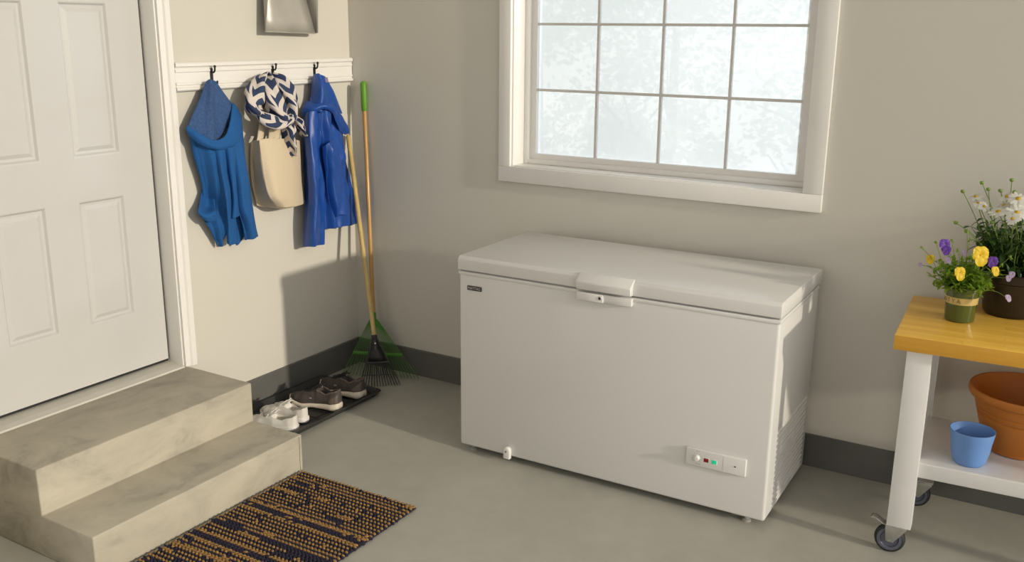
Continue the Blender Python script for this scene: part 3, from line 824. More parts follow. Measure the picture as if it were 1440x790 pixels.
# ------------------------------------------------------------------ rakes in the corner
M_WOODH = material('varnished_wood_handle', (0.50, 0.27, 0.07, 1), 0.4, noise_scale=14, noise_amount=0.25, stretch=(8, 8, 0.6), coat=0.2)
M_WOODL = material('pale_wood_handle', (0.58, 0.42, 0.16, 1), 0.5, noise_scale=14, noise_amount=0.25, stretch=(8, 8, 0.6))
M_GRIP = material('green_rubber_grip', (0.11, 0.30, 0.012, 1), 0.5, noise_scale=20, noise_amount=0.12)
M_GRNP = material('green_plastic', (0.055, 0.20, 0.012, 1), 0.5, noise_scale=12, noise_amount=0.15)
M_BLKP = material('black_plastic_tines', (0.014, 0.014, 0.014, 1), 0.4, noise_scale=12, noise_amount=0.2)
def rake(name, top, apex, tipL, tipR, n, mats, label, r_handle, tine_r, bars, grip=None, hub=None, fan_top=0.02):
    top, apex, tipL, tipR = map(Vector, (top, apex, tipL, tipR))
    root = thing(name, ((tipL.x+tipR.x)/2, (tipL.y+tipR.y)/2, 0), 0, label, 'rake', 'rakes leaning in the corner')
    ax = (apex-top).normalized()
    g = G(); g.tube([top, top+ax*0.01, apex+ax*0.03], [r_handle*.6, r_handle, r_handle], 14); g.build('handle', mats[0], root)
    if grip:
        g = G(); g.tube([top-ax*0.012, top-ax*0.006, top+ax*0.004, top+ax*grip*0.97, top+ax*grip], [r_handle*.5, r_handle*1.15, r_handle*1.5, r_handle*1.4, r_handle*1.2], 14)
        g.build('grip', mats[2], root, label='green rubber grip')
    side = (tipR-tipL).normalized()
    mid = (tipL+tipR)/2
    down = (mid-apex).normalized()
    fwd = side.cross(down).normalized()
    if fwd.dot(CAM_LOC-apex) < 0: fwd = -fwd
    starts, ends = [], []
    for k in range(n):
        u = k/(n-1)
        tip = tipL.lerp(tipR, u) + down*(0.02*(1-(2*u-1)**2)) ; tip.z = 0.003
        s = apex + side*(fan_top*(2*u-1)) + down*0.005
        starts.append(s); ends.append(tip)
        b = tip + (s-tip).normalized()*0.035
        g = G(); g.tube(catmull([s, s.lerp(b, .5)+fwd*0.006, b, tip+fwd*0.014], 10), [tine_r]*8+[tine_r*.9, tine_r*.6], 6)
        g.build('tine', mats[1], root)
    for f, hgt in bars:
        g = G(); pts = [starts[k].lerp(ends[k], f)+fwd*0.006 for k in range(n)]
        g.tube(pts, hgt, 8, flat=0.35, up=fwd); g.build('cross_bar', mats[1], root)
    if hub:
        g = G(); w0, w1, ln = hub
        rows = []
        for i in range(6):
            u = i/5; c = apex + down*(ln*u-0.02); w = w0+(w1-w0)*u**1.3
            rows.append([c+side*w*(j/4-1)+fwd*(0.014*(1-abs(j/4-1)**2)*(1-.5*u)+0.006) for j in range(9)])
        g.grid(rows); g.build('hub', mats[1], root, solid=0.006)
        g = G(); p = apex+fwd*0.022+down*0.008; g.tube([p, p+fwd*0.003], 0.004, 8); g.build('bolt', M_SILV, root)
    g = G(); g.tube([apex-ax*0.035, apex-ax*0.03, apex+ax*0.05], [r_handle*1.1, r_handle*1.3, r_handle*1.35], 12); g.build('socket', mats[1], root)
    return root
rake('leaf_rake', (0.108, -0.022, 1.592), (0.190, -0.092, 0.315), (0.072, -0.232, 0.003), (0.475, -0.060, 0.003), 23, (M_WOODH, M_GRNP, M_GRIP),
     'leaf rake with a wide green fan and a green-gripped handle', 0.0115, 0.0019, ((0.60, 0.010),), grip=0.145)
rake('shrub_rake', (0.028, -0.066, 1.318), (0.318, -0.242, 0.245), (0.275, -0.330, 0.003), (0.440, -0.185, 0.003), 15, (M_WOODL, M_BLKP, None),
     'smaller rake with a black fan and a pale wooden handle', 0.0125, 0.0030, ((0.46, 0.008), (0.74, 0.003)), hub=(0.014, 0.048, 0.13))

# ------------------------------------------------------------------ coat rail with hooks
RYL, RYR = -1.180, -0.004
rail = thing('coat_rail', (0, (RYL+RYR)/2, 1.60), 0, 'white moulded coat rail with black hooks on the left wall', 'coat rail')
prof = [(0.001, 1.598), (0.016, 1.598), (0.024, 1.604), (0.024, 1.613), (0.019, 1.617), (0.016, 1.622), (0.021, 1.626), (0.021, 1.634), (0.017, 1.638),
        (0.017, 1.678), (0.021, 1.682), (0.021, 1.690), (0.016, 1.694), (0.019, 1.701), (0.026, 1.706), (0.026, 1.718), (0.018, 1.724), (0.001, 1.724)]
g = G(); g.prism(prof, 'y', RYL, RYR); g.build('board', M_WHITE, rail, smooth=False)
M_IRON = material('black_iron', (0.010, 0.010, 0.011, 1), 0.4, metal=0.3, noise_scale=30, noise_amount=0.2)
HOOKS = [(-0.978, 0), (-0.595, 0), (-0.300, 0)]
for hy, _ in HOOKS:
    g = G()
    g.box(0.017, 0.022, hy-0.007, hy+0.007, 1.612, 1.694)
    g.tube(catmull([(0.021, hy, 1.678), (0.034, hy, 1.676), (0.042, hy, 1.684), (0.044, hy, 1.700)], 10), 0.0040, 8)
    g.lathe([(0.0, -0.006), (0.006, -0.004), (0.0065, 0.0), (0.005, 0.004), (0.0, 0.006)], (0.044, hy, 1.703), 10)
    g.tube(catmull([(0.021, hy, 1.630), (0.040, hy, 1.618), (0.052, hy, 1.622), (0.055, hy, 1.640)], 10), 0.0040, 8)
    g.build('hook', M_IRON, rail, label='black iron coat hook')

# ------------------------------------------------------------------ hanging cloth
def fabric(name, c, c2, scale=500, rough=0.9, bump=0.3, sheen=0.0):
    mat = material(name, c, rough, noise_scale=120, color2=c2, bump=bump, bump_scale=scale)
    if sheen:
        b = mat.node_tree.nodes['Principled BSDF']; b.inputs['Sheen Weight'].default_value = sheen
    return mat
M_FLEECE = fabric('blue_fleece', (0.006, 0.092, 0.300, 1), (0.005, 0.074, 0.25, 1))
M_FLEECE_IN = fabric('heather_blue_lining', (0.042, 0.095, 0.235, 1), (0.022, 0.060, 0.17, 1))
M_NYLON = fabric('royal_blue_nylon', (0.010, 0.070, 0.330, 1), (0.007, 0.055, 0.28, 1), rough=0.42, bump=0.06, scale=90)
M_TOTE = fabric('natural_canvas', (0.62, 0.52, 0.375, 1), (0.59, 0.49, 0.35, 1), scale=700)

def sheet(g, rows, nr=20, nc=18, folds=(), seed=0, wr=0.0, edge=0.0, uvs=False):
    """rows: control points (px, py, off-wall distance); folds: (freq, amp, phase, slant)"""
    R = [[W(p[0], p[1], x=p[2]) for p in r] for r in rows]
    gr = loft(R, nr, nc)
    out = []
    for i, r in enumerate(gr):
        v = i/(nr-1); rr = []
        for j, p in enumerate(r):
            u = j/(nc-1); d = 0.0
            for fr_, am, ph, sl in folds:
                d += am*math.sin(2*PI*(fr_*u+sl*v)+ph)*min(1, 4*v+0.25)
            if wr: d += wr*(noise.noise(Vector((p.y*14, p.z*7, seed)))+0.6*noise.noise(Vector((p.y*32, p.z*16, seed+5))))
            e = min(u, 1-u)
            d *= min(1, e*8+0.15)
            q = Vector((max(p.x+d, 0.006), p.y, p.z))
            if edge: q.x = 0.012+(q.x-0.012)*(1-edge*(1-min(1, e*5))**2)
            rr.append(q)
        out.append(rr)
    g.grid(out, uvs=uvs)
    return g

hoodie = thing('hooded_sweatshirt', (0.05, -0.93, 0.86), 0, 'bright blue hooded sweatshirt hanging on the hook nearest the door', 'sweatshirt')
g = G()
sheet(g, [[(290,114,.05),(296,111,.066),(303,114,.05)],
          [(281,137,.055),(297,136,.085),(315,131,.05)],
          [(270,161,.06),(298,163,.095),(326,146,.055)],
          [(262,181,.065),(299,202,.10),(334,160,.06)]], 22, 24, ((2.4,.006,0.6,0),(4.1,.003,2.0,0)), 3, .003)
g.build('hood_lining', M_FLEECE_IN, hoodie, solid=0.005, subd=1)
g = G()
sheet(g, [[(262,176,.068),(280,187,.105),(300,197,.125),(316,191,.125),(323,170,.105),(327,143,.062)],
          [(262,182,.072),(280,195,.115),(300,205,.140),(320,201,.140),(331,182,.12),(334,152,.066)],
          [(265,190,.066),(282,203,.108),(302,210,.130),(323,208,.130),(338,192,.108),(340,164,.055)]], 10, 34, (), 7, .002)
g.build('hood_edge', M_FLEECE, hoodie, solid=0.008, subd=1)
g = G()   # left body panel with tail
sheet(g, [[(265,186,.05),(284,197,.09),(304,204,.11)],
          [(272,222,.045),(290,226,.085),(308,232,.12)],
          [(281,252,.04),(296,256,.075),(313,264,.12)],
          [(284,280,.03),(298,284,.045),(317,292,.115)],
          [(279,299,.045),(299,306,.055),(320,312,.10)],
          [(290,315,.05),(305,324,.06),(320,328,.09)],
          [(308,345,.045),(312,347,.055),(316,336,.07)]], 34, 18, ((1.5,.010,1.0,.2),(3.4,.004,.2,.3)), 11, .009)
sheet(g, [[(300,203,.11),(312,208,.135),(322,206,.11)],   # middle fold
          [(304,232,.11),(313,234,.142),(322,236,.105)],
          [(309,262,.105),(318,264,.145),(327,266,.10)],
          [(314,292,.10),(322,296,.14),(330,298,.09)],
          [(318,318,.09),(325,322,.12),(333,322,.08)],
          [(319,343,.08),(326,345,.105),(333,342,.075)]], 30, 12, ((1.0,.007,.5,.1),), 15, .008)
sheet(g, [[(314,206,.12),(323,207,.145),(332,203,.11)],   # inner fold ending at a hem
          [(320,240,.115),(327,240,.145),(334,240,.10)],
          [(325,275,.11),(330,278,.14),(335,278,.10)],
          [(323,308,.105),(330,307,.135),(337,303,.10)]], 24, 10, (), 17, .004)
sheet(g, [[(324,206,.115),(333,198,.125),(340,168,.055)],  # right body panel
          [(327,232,.115),(337,230,.135),(345,219,.05)],
          [(331,262,.11),(342,264,.14),(352,262,.045)],
          [(333,292,.105),(346,297,.135),(357,298,.045)],
          [(340,314,.10),(352,319,.125),(361,321,.045)],
          [(344,338,.09),(354,336,.115),(364,333,.05)]], 30, 16, ((1.3,.010,2.2,.15),(2.9,.004,1.0,-.2)), 19, .009)
sheet(g, [[(329,296,.07),(335,300,.08),(342,304,.075)],    # shaded inside panel
          [(331,322,.055),(338,324,.065),(348,322,.065)],
          [(331,344,.05),(334,345,.055),(339,339,.055)]], 12, 10, (), 21, .003)
g.build('body', M_FLEECE, hoodie, solid=0.006, subd=1)
g = G()   # sleeve end folded at the left
sheet(g, [[(284,262,.02),(292,264,.03),(300,270,.06)],
          [(281,284,.05),(291,290,.035),(303,290,.07)],
          [(278,297,.075),(290,303,.095),(304,298,.095)],
          [(282,305,.07),(293,312,.085),(306,310,.085)]], 16, 14, (), 25, .002)
g.build('sleeve', M_FLEECE, hoodie, solid=0.006, subd=1)

tote = thing('tote_bag', (0.06, -0.56, 0.98), 0, 'natural canvas tote bag hanging below the patterned scarf', 'bag')
g = G()
sheet(g, [[(364,196,.115),(380,194,.128),(402,195,.115),(421,197,.07)],
          [(367,222,.12),(384,222,.142),(405,222,.125),(423,222,.065)],
          [(371,250,.13),(388,250,.160),(408,250,.135),(424,250,.065)],
          [(378,276,.14),(394,277,.165),(411,275,.14),(426,272,.065)],
          [(391,291,.13),(404,292,.145),(416,290,.125),(428,286,.06)]], 26, 24, ((1.2,.003,.4,.1),), 31, .003)
g.build('front_panel', M_TOTE, tote, solid=0.003, subd=1)
g = G()
sheet(g, [[(353,199,.03),(358,197,.055),(365,196,.115)],
          [(352,222,.028),(359,222,.05),(367,222,.12)],
          [(353,250,.026),(361,250,.045),(371,250,.13)],
          [(357,272,.024),(363,268,.05),(379,277,.14)],
          [(361,289,.024),(374,291,.06),(392,292,.13)]], 24, 14, ((0.5,-.012,0,0),), 33, .002)
g.build('side_gusset', M_TOTE, tote, solid=0.003, subd=1)
g = G()
sheet(g, [[(353,199,.022),(385,197,.022),(421,197,.03)], [(352,245,.02),(385,245,.02),(424,245,.026)], [(361,289,.02),(390,289,.022),(428,286,.03)]], 14, 14, (), 35, .001)
sheet(g, [[(421,197,.03),(421,197,.068)], [(424,245,.026),(424,245,.066)], [(428,286,.03),(428,286,.058)]], 14, 5)
sheet(g, [[(361,289,.02),(391,291,.02),(428,286,.03)], [(374,291,.06),(400,293,.08),(428,286,.045)], [(391,291.5,.13),(406,292.5,.14),(428,286.5,.058)]], 8, 14)
g.build('back_panel', M_TOTE, tote, solid=0.003, subd=1)
for a in ([(361,198,.112),(364,176,.085),(368,150,.058),(373,112,.050)], [(377,196,.125),(379,176,.092),(380,150,.060),(377,112,.052)], [(384,197,.125),(386,176,.094),(383,150,.062),(379,112,.054)]):
    g = G(); rows = []
    for (px, py, d) in a: rows.append([(px, py, d), (px+5, py-1, d+.004), (px+9, py-1, d-.002)])
    sheet(g, rows, 18, 6); g.build('strap', M_TOTE, tote, solid=0.003)

def scarf_material():
    mat = bpy.data.materials.new('navy_chevron_scarf'); mat.use_nodes = True
    t = NT(mat); b = t.bsdf; b.inputs['Roughness'].default_value = 0.85
    uvn = t.node('ShaderNodeUVMap'); sx = t.node('ShaderNodeSeparateXYZ'); t.link(uvn.outputs[0], sx.inputs[0])
    def mth(op, a, bb=None):
        n = t.node('ShaderNodeMath', operation=op)
        for k, q in enumerate((a, bb)):
            if q is None: continue
            if isinstance(q, (int, float)): n.inputs[k].default_value = q
            else: t.link(q, n.inputs[k])
        return n.outputs[0]
    u = mth('MULTIPLY', sx.outputs[0], 3.0); v = mth('MULTIPLY', sx.outputs[1], 15.0)
    zig = mth('MULTIPLY', mth('PINGPONG', u, 0.5), 1.3)
    band = mth('FRACT', mth('ADD', v, zig))
    col = mth('FRACT', mth('ADD', mth('MULTIPLY', u, 1.0), mth('MULTIPLY', v, 0.31)))
    f1 = mth('GREATER_THAN', band, 0.43); f2 = mth('LESS_THAN', col, 0.88)
    fac = mth('MULTIPLY', f1, f2)
    mx = t.node('ShaderNodeMix', data_type='RGBA')
    mx.inputs['A'].default_value = (0.60, 0.54, 0.50, 1); mx.inputs['B'].default_value = (0.022, 0.038, 0.095, 1)
    t.link(fac, mx.inputs['Factor']); t.link(mx.outputs['Result'], b.inputs['Base Color'])
    nz = t.node('ShaderNodeTexNoise'); nz.inputs['Scale'].default_value = 300; t.link(t.coord(), nz.inputs['Vector'])
    bp = t.node('ShaderNodeBump'); bp.inputs['Strength'].default_value = 0.15; bp.inputs['Distance'].default_value = 0.002
    t.link(nz.outputs['Fac'], bp.inputs['Height']); t.link(bp.outputs['Normal'], b.inputs['Normal'])
    return mat
M_SCARF = scarf_material()
g = G()
def bundle(pts, rads, n=22, lob=3, amp=.22, flat=0.85):
    P = catmull([W(a, b, x=c) for a, b, c in pts], n)
    rr = [interp([(k/(len(rads)-1), r) for k, r in enumerate(rads)], i/(n-1)) for i in range(n)]
    k0 = len(g.v)
    g.tube(P, rr, 24, lobes=lob, lobe_amp=amp, flat=flat, uvs=True, up=(0.2, 1, 0.2))
    for k in range(k0, len(g.v)):
        q = Vector(g.v[k]); n1 = noise.noise(q*24); n2 = noise.noise(q*24+Vector((7, 3, 1))); n3 = noise.noise(q*55)
        g.v[k] = (q.x+0.010*n1+0.004*n3, q.y+0.010*n2, q.z+0.004*n1)
bundle([(378,103,.075),(366,116,.095),(358,135,.11),(357,150,.12),(366,160,.13)], [.014,.038,.052,.050,.026], lob=3)
bundle([(380,103,.075),(380,122,.13),(383,140,.15),(391,156,.155),(402,166,.14)], [.014,.042,.052,.048,.030], lob=4)
bundle([(383,103,.075),(396,116,.11),(406,136,.12),(410,154,.125),(408,170,.13)], [.014,.036,.042,.038,.026], lob=3)
bundle([(362,156,.13),(374,168,.15),(388,174,.16),(402,170,.15),(410,162,.13)], [.020,.032,.036,.034,.018], lob=3)
bundle([(403,160,.14),(405,176,.145),(406,190,.135),(408,204,.12),(411,217,.11)], [.022,.036,.044,.042,.034], lob=4, amp=.18, flat=0.45)
bundle([(410,160,.13),(417,170,.13),(422,180,.125),(428,190,.12)], [.022,.036,.040,.026], lob=4, amp=.18, flat=0.45)
scarf = g.build('scarf', M_SCARF, subd=1, angle=180, label='navy and white chevron scarf bundled on the middle hook', category='scarf')

jacket = thing('rain_jacket', (0.05, -0.28, 0.75), 0, 'royal blue hooded rain jacket hanging nearest the corner', 'jacket')
g = G()
sheet(g, [[(440,106,.045),(448,103,.085),(457,107,.05)],
          [(438,120,.05),(452,118,.115),(468,126,.045)],
          [(436,138,.055),(455,138,.125),(475,142,.045)],
          [(430,156,.06),(455,158,.12),(482,160,.045)]], 22, 22, ((2.2,.009,1.2,.1),(3.7,.005,0,0)), 41, .012)
g.build('hood', M_NYLON, jacket, solid=0.003, subd=1)
g = G()
sheet(g, [[(431,141,.06),(443,146,.115),(457,145,.135),(472,150,.125),(483,166,.085),(491,182,.05)],
          [(426,152,.065),(441,153,.125),(456,149,.148),(471,156,.138),(480,174,.095),(491,187,.055)],
          [(424,164,.055),(439,160,.115),(454,153,.138),(468,161,.126),(476,182,.085),(485,190,.045)]], 10, 32, (), 43, .010)
g.build('hood_edge', M_NYLON, jacket, solid=0.004, subd=1)
g = G()   # body
sheet(g, [[(445,152,.09),(460,152,.115),(479,160,.04)],
          [(447,190,.09),(464,190,.12),(483,190,.035)],
          [(449,222,.085),(467,222,.115),(486,222,.035)],
          [(451,252,.085),(470,252,.115),(493,250,.035)],
          [(453,282,.085),(474,281,.118),(499,279,.035)],
          [(454,323,.08),(478,320,.115),(504,314,.035)]], 40, 30, ((2.6,.011,.4,.35),(5.2,.005,1.1,-.6)), 45, .022)
g.build('body', M_NYLON, jacket, solid=0.003, subd=1)
g = G()   # near sleeve hanging straight down
sheet(g, [[(427,162,.055),(438,156,.13),(449,154,.10)],
          [(426,200,.05),(438,200,.145),(451,200,.10)],
          [(428,240,.05),(440,240,.155),(455,238,.10)],
          [(429,280,.05),(442,280,.15),(457,280,.095)],
          [(427,318,.05),(441,318,.15),(457,317,.09)],
          [(426,347,.05),(441,347,.14),(457,344,.085)]], 40, 18, ((1.6,.010,.8,.3),(3.3,.005,0,-.5)), 47, .018)
g.build('sleeve', M_NYLON, jacket, solid=0.003, subd=1)
g = G()   # far sleeve bunched over the front
sheet(g, [[(452,206,.12),(462,200,.15),(472,196,.12)],
          [(453,222,.115),(466,215,.162),(477,215,.12)],
          [(458,250,.115),(470,246,.155),(482,246,.11)],
          [(462,280,.11),(474,278,.150),(486,276,.105)],
          [(466,305,.105),(477,304,.140),(490,300,.10)]], 32, 16, ((2.0,.010,0,.6),), 49, .022)
g.build('sleeve', M_NYLON, jacket, solid=0.003, subd=1)
g = G(); sheet(g, [[(456.5,109,.112),(460.5,109,.112)], [(458,116,.125),(462,116,.122)]], 4, 4)
M_TAG = material('mauve_label', (0.24, 0.20, 0.36, 1), 0.7, noise_scale=40, noise_amount=0.2)
g.build('hang_tag', M_TAG, jacket, solid=0.002, label='small mauve label inside the hood')

# ------------------------------------------------------------------ galvanised dustpan
M_GALV = material('galvanised_steel', (0.50, 0.475, 0.43, 1), 0.45, metal=0.35, noise_scale=7, noise_amount=0.22, detail=6)
dpn = thing('dustpan', (0.04, -0.50, 1.85), 0, 'galvanised steel dustpan hanging on the wall above the coat rail', 'dustpan')
def quad_plate(name, pts, parent=dpn, th=0.002):
    g = G(); g.grid(loft([[Vector(pts[0]), Vector(pts[1])], [Vector(pts[3]), Vector(pts[2])]], 6, 6)); return g.build(name, M_GALV, parent, solid=th)
BLp, BRp = (0.062, -0.672, 1.856), (0.062, -0.328, 1.848)
TLp, TRp = (0.030, -0.640, 2.16), (0.030, -0.400, 2.16)
quad_plate('pan_plate', (TLp, TRp, BRp, BLp))
g = G(); g.add([BRp, TRp, (0.135, -0.375, 2.16), (0.070, -0.318, 1.852)], [(0, 1, 2, 3)]); g.build('side_wall', M_GALV, dpn, solid=0.002)
g = G(); g.add([BLp, TLp, (0.100, -0.652, 2.16), (0.066, -0.674, 1.858)], [(0, 1, 2, 3)]); g.build('side_wall', M_GALV, dpn, solid=0.002)
g = G(); g.add([TLp, TRp, (0.135, -0.375, 2.16), (0.100, -0.652, 2.16)], [(0, 1, 2, 3)]); g.build('end_wall', M_GALV, dpn, solid=0.002)
g = G(); g.tube([BLp, BRp], 0.003, 8); g.tube([BRp, (0.070, -0.318, 1.852), (0.135, -0.375, 2.16)], 0.0028, 8); g.build('rolled_rim', M_GALV, dpn)
g = G(); g.tube(catmull([(0.07, -0.515, 2.16), (0.06, -0.515, 2.24), (0.04, -0.515, 2.36), (0.02, -0.515, 2.40)], 12), [0.012]*12, 10); g.build('handle', M_GALV, dpn)

# ------------------------------------------------------------------ rolling workbench
BENCH_LOC = (2.9802, -0.6590, 0.0); BROT = math.radians(3.0)
BM = Matrix.Translation(BENCH_LOC) @ Matrix.Rotation(BROT, 4, 'Z')
bench = thing('work_cart', BENCH_LOC, BROT, 'rolling workbench with a wooden top and white metal legs at the right', 'workbench')
BL, BD, TZ = 1.50, 0.59, 0.86
def butcher_material():
    mat = material('butcher_block_wood', (0.55, 0.33, 0.10, 1), 0.32, coat=0.06, spec=0.25)
    t = NT(mat); co = t.coord()
    mp = t.node('ShaderNodeMapping'); t.link(co, mp.inputs['Vector'])
    br = t.node('ShaderNodeTexBrick'); br.offset = 0.37; br.inputs['Scale'].default_value = 1.0
    br.inputs['Brick Width'].default_value = 0.34; br.inputs['Row Height'].default_value = 0.036; br.inputs['Mortar Size'].default_value = 0.0006
    br.inputs['Color1'].default_value = (0.95, 0.58, 0.10, 1); br.inputs['Color2'].default_value = (0.82, 0.455, 0.055, 1); br.inputs['Mortar'].default_value = (0.70, 0.37, 0.05, 1)
    br.inputs['Bias'].default_value = -0.1
    t.link(mp.outputs['Vector'], br.inputs['Vector'])
    mp2 = t.node('ShaderNodeMapping'); mp2.inputs['Scale'].default_value = (3, 60, 60); t.link(co, mp2.inputs['Vector'])
    nz = t.node('ShaderNodeTexNoise'); nz.inputs['Scale'].default_value = 1.2; nz.inputs['Detail'].default_value = 5; t.link(mp2.outputs['Vector'], nz.inputs['Vector'])
    mx = t.node('ShaderNodeMix', data_type='RGBA', blend_type='MULTIPLY'); mx.inputs['Factor'].default_value = 0.35
    r = t.node('ShaderNodeValToRGB'); r.color_ramp.elements[0].color = (0.6, 0.55, 0.5, 1); r.color_ramp.elements[0].position = 0.3
    t.link(nz.outputs['Fac'], r.inputs['Fac']); t.link(br.outputs['Color'], mx.inputs['A']); t.link(r.outputs['Color'], mx.inputs['B'])
    t.link(mx.outputs['Result'], t.bsdf.inputs['Base Color'])
    return mat
M_BUTCH = butcher_material()
M_LEG = material('white_powder_coat', (0.70, 0.69, 0.68, 1), 0.35, noise_scale=10, noise_amount=0.04)
M_ZINC = material('zinc_plated_steel', (0.55, 0.55, 0.52, 1), 0.32, metal=0.8, noise_scale=30, noise_amount=0.2)
M_TYRE = material('black_tyre_rubber', (0.013, 0.013, 0.014, 1), 0.55, noise_scale=30, noise_amount=0.2)
M_HUB = material('blue_grey_hub', (0.10, 0.11, 0.15, 1), 0.45, noise_scale=30, noise_amount=0.1)
g = G(); g.box(0, BL, 0, BD, TZ-0.055, TZ); g.build('top', M_BUTCH, bench, bevel=0.004, seg=3, local=True, label='butcher-block wooden top')
def channel(u0, u1, v0, v1):
    """folded sheet-steel leg: front face with two flanges"""
    t = 0.004; z0, z1 = 0.122, TZ-0.055
    g = G(); f = v0 if v0 < 0.3 else v1
    s = 1 if v0 < 0.3 else -1
    g.prism([(u0, f), (u1, f), (u1, f+s*0.055), (u1-t, f+s*0.055), (u1-t, f+s*t), (u0+t, f+s*t), (u0+t, f+s*0.055), (u0, f+s*0.055)], 'z', z0, z1)
    return g
LEGS = [(0.044, 0.127, 0.030, 0.085), (BL-0.127, BL-0.044, 0.030, 0.085), (0.044, 0.127, BD-0.085, BD-0.030), (BL-0.127, BL-0.044, BD-0.085, BD-0.030)]
for a in LEGS: channel(*a).build('leg', M_LEG, bench, bevel=0.0012, seg=2, local=True)
g = G(); g.box(0.048, 0.123, 0.085, BD-0.085, TZ-0.095, TZ-0.057); g.build('side_rail', M_LEG, bench, bevel=0.002, local=True)
g = G(); g.box(BL-0.123, BL-0.048, 0.085, BD-0.085, TZ-0.095, TZ-0.057); g.build('side_rail', M_LEG, bench, bevel=0.002, local=True)
g = G(); g.box(0.112, BL-0.112, 0.046, BD-0.046, 0.326, 0.384); g.build('shelf', M_LEG, bench, bevel=0.004, seg=3, local=True)
def caster(u, v, back):
    c = (u, v, 0.0)
    g = G(); R = 0.055; off = -0.030 if not back else -0.022
    # top plate, raked fork cheeks
    g.box(u-0.030, u+0.048, v-0.032, v+0.040, 0.117, 0.1225)
    g.lathe([(0.0, 0.104), (0.022, 0.104), (0.024, 0.110), (0.024, 0.117), (0.0, 0.117)], (u+0.008, v+0.004, 0), 18)
    wx = u-0.012
    for sv in (-1, 1):
        g.prism([(wx-0.013, 0.050), (wx+0.013, 0.046), (u+0.044, 0.106), (u+0.044, 0.112), (u-0.030, 0.112), (u-0.030, 0.100)], 'y', v+sv*0.0215-0.0015, v+sv*0.0215+0.0015)
    br = g.build('caster', M_ZINC, bench, bevel=0.0008, local=True, label='swivel caster with a black tyre')
    g = G(); g.lathe([(0.030, -0.014), (0.046, -0.016), (0.053, -0.011), (R, 0), (0.053, 0.011), (0.046, 0.016), (0.030, 0.014)], (wx, v, R), 32, 'y'); g.build('tyre', M_TYRE, br, local=True)
    g = G(); g.lathe([(0.0, -0.0165), (0.012, -0.0165), (0.014, -0.012), (0.030, -0.012), (0.034, -0.0165), (0.044, -0.0165), (0.044, 0.0165), (0.034, 0.0165), (0.030, 0.012), (0.014, 0.012), (0.0, 0.0165)], (wx, v, R), 28, 'y'); g.build('wheel_hub', M_HUB, br, local=True, angle=25)
    g = G(); g.tube([(wx, v-0.026, R), (wx, v+0.026, R)], 0.006, 6); g.build('axle_bolt', M_ZINC, br, local=True)
    g = G()
    rows = []
    for (du, z) in ((-0.020, 0.108), (-0.040, 0.112), (-0.052, 0.120), (-0.066, 0.128), (-0.078, 0.129), (-0.084, 0.126)):
        rows.append([(u+du, v+w, z) for w in (-0.018, -0.006, 0.006, 0.018)])
    g.grid(rows); g.build('brake_lever', M_ZINC, br, local=True, solid=0.003)
for (u, v, bk) in ((0.070, 0.072, 0), (BL-0.070, 0.072, 0), (0.118, BD-0.085, 1), (BL-0.1, BD-0.085, 1)): caster(u, v, bk)

def on_bench(u, v, z): return BM @ Vector((u, v, z))

# ------------------------------------------------------------------ pots on the shelf
M_BLUEP = material('blue_plastic', (0.125, 0.255, 0.56, 1), 0.4, noise_scale=4, noise_amount=0.05)
M_TERRA = material('terracotta_plastic', (0.45, 0.145, 0.013, 1), 0.55, noise_scale=5, noise_amount=0.08)
SHZ = 0.3845
g = G()
g.lathe([(0.0, 0.0), (0.046, 0.0), (0.053, 0.006), (0.056, 0.014), (0.058, 0.018), (0.0655, 0.055), (0.0685, 0.085), (0.0690, 0.087), (0.0698, 0.090), (0.0735, 0.115), (0.0750, 0.126), (0.0750, 0.128), (0.0725, 0.128), (0.0715, 0.124), (0.066, 0.09), (0.054, 0.02), (0.0, 0.012)], on_bench(0.282, 0.135, SHZ), 48)
g.build('flower_pot', M_BLUEP, angle=40, label='small empty blue flower pot on the white shelf', category='pot', group='flower pots')
g = G()
g.lathe([(0.0, 0.0), (0.104, 0.0), (0.116, 0.006), (0.120, 0.020), (0.126, 0.027), (0.148, 0.100), (0.157, 0.132), (0.1545, 0.135), (0.159, 0.139), (0.1635, 0.155), (0.161, 0.158), (0.1655, 0.163), (0.169, 0.180), (0.1725, 0.198), (0.187, 0.202), (0.193, 0.210), (0.1955, 0.224), (0.192, 0.235), (0.184, 0.235), (0.179, 0.223), (0.171, 0.205), (0.144, 0.11), (0.115, 0.027), (0.0, 0.016)], on_bench(0.440, 0.352, SHZ), 64)
g.build('flower_pot', M_TERRA, angle=40, label='large empty terracotta pot behind the blue pot', category='pot', group='flower pots')

# ------------------------------------------------------------------ potted flowers on the top
M_PGREEN = material('olive_green_pot', (0.060, 0.082, 0.014, 1), 0.22, noise_scale=5, noise_amount=0.1, coat=0.4)
M_PBAND = material('tan_pot_band', (0.50, 0.38, 0.14, 1), 0.3, noise_scale=10, noise_amount=0.06, coat=0.3)
M_PINK = material('brown_pot_lettering', (0.16, 0.11, 0.04, 1), 0.5, noise_scale=30, noise_amount=0.1)
M_PDARK = material('dark_brown_pot', (0.016, 0.011, 0.010, 1), 0.3, noise_scale=8, noise_amount=0.3)
M_SOIL = material('potting_soil', (0.020, 0.014, 0.010, 1), 0.95, noise_scale=60, noise_amount=0.5, bump=1.0, bump_scale=120)
M_LEAF1 = leaf_material('bright_pansy_leaf', (0.19, 0.35, 0.030, 1), (0.36, 0.55, 0.04, 1), 0.4)
M_LEAF2 = leaf_material('dark_daisy_leaf', (0.035, 0.085, 0.016, 1), (0.09, 0.19, 0.02, 1), 0.25)
M_STEM = leaf_material('pale_green_stem', (0.22, 0.33, 0.06, 1), (0.3, 0.45, 0.08, 1), 0.2)
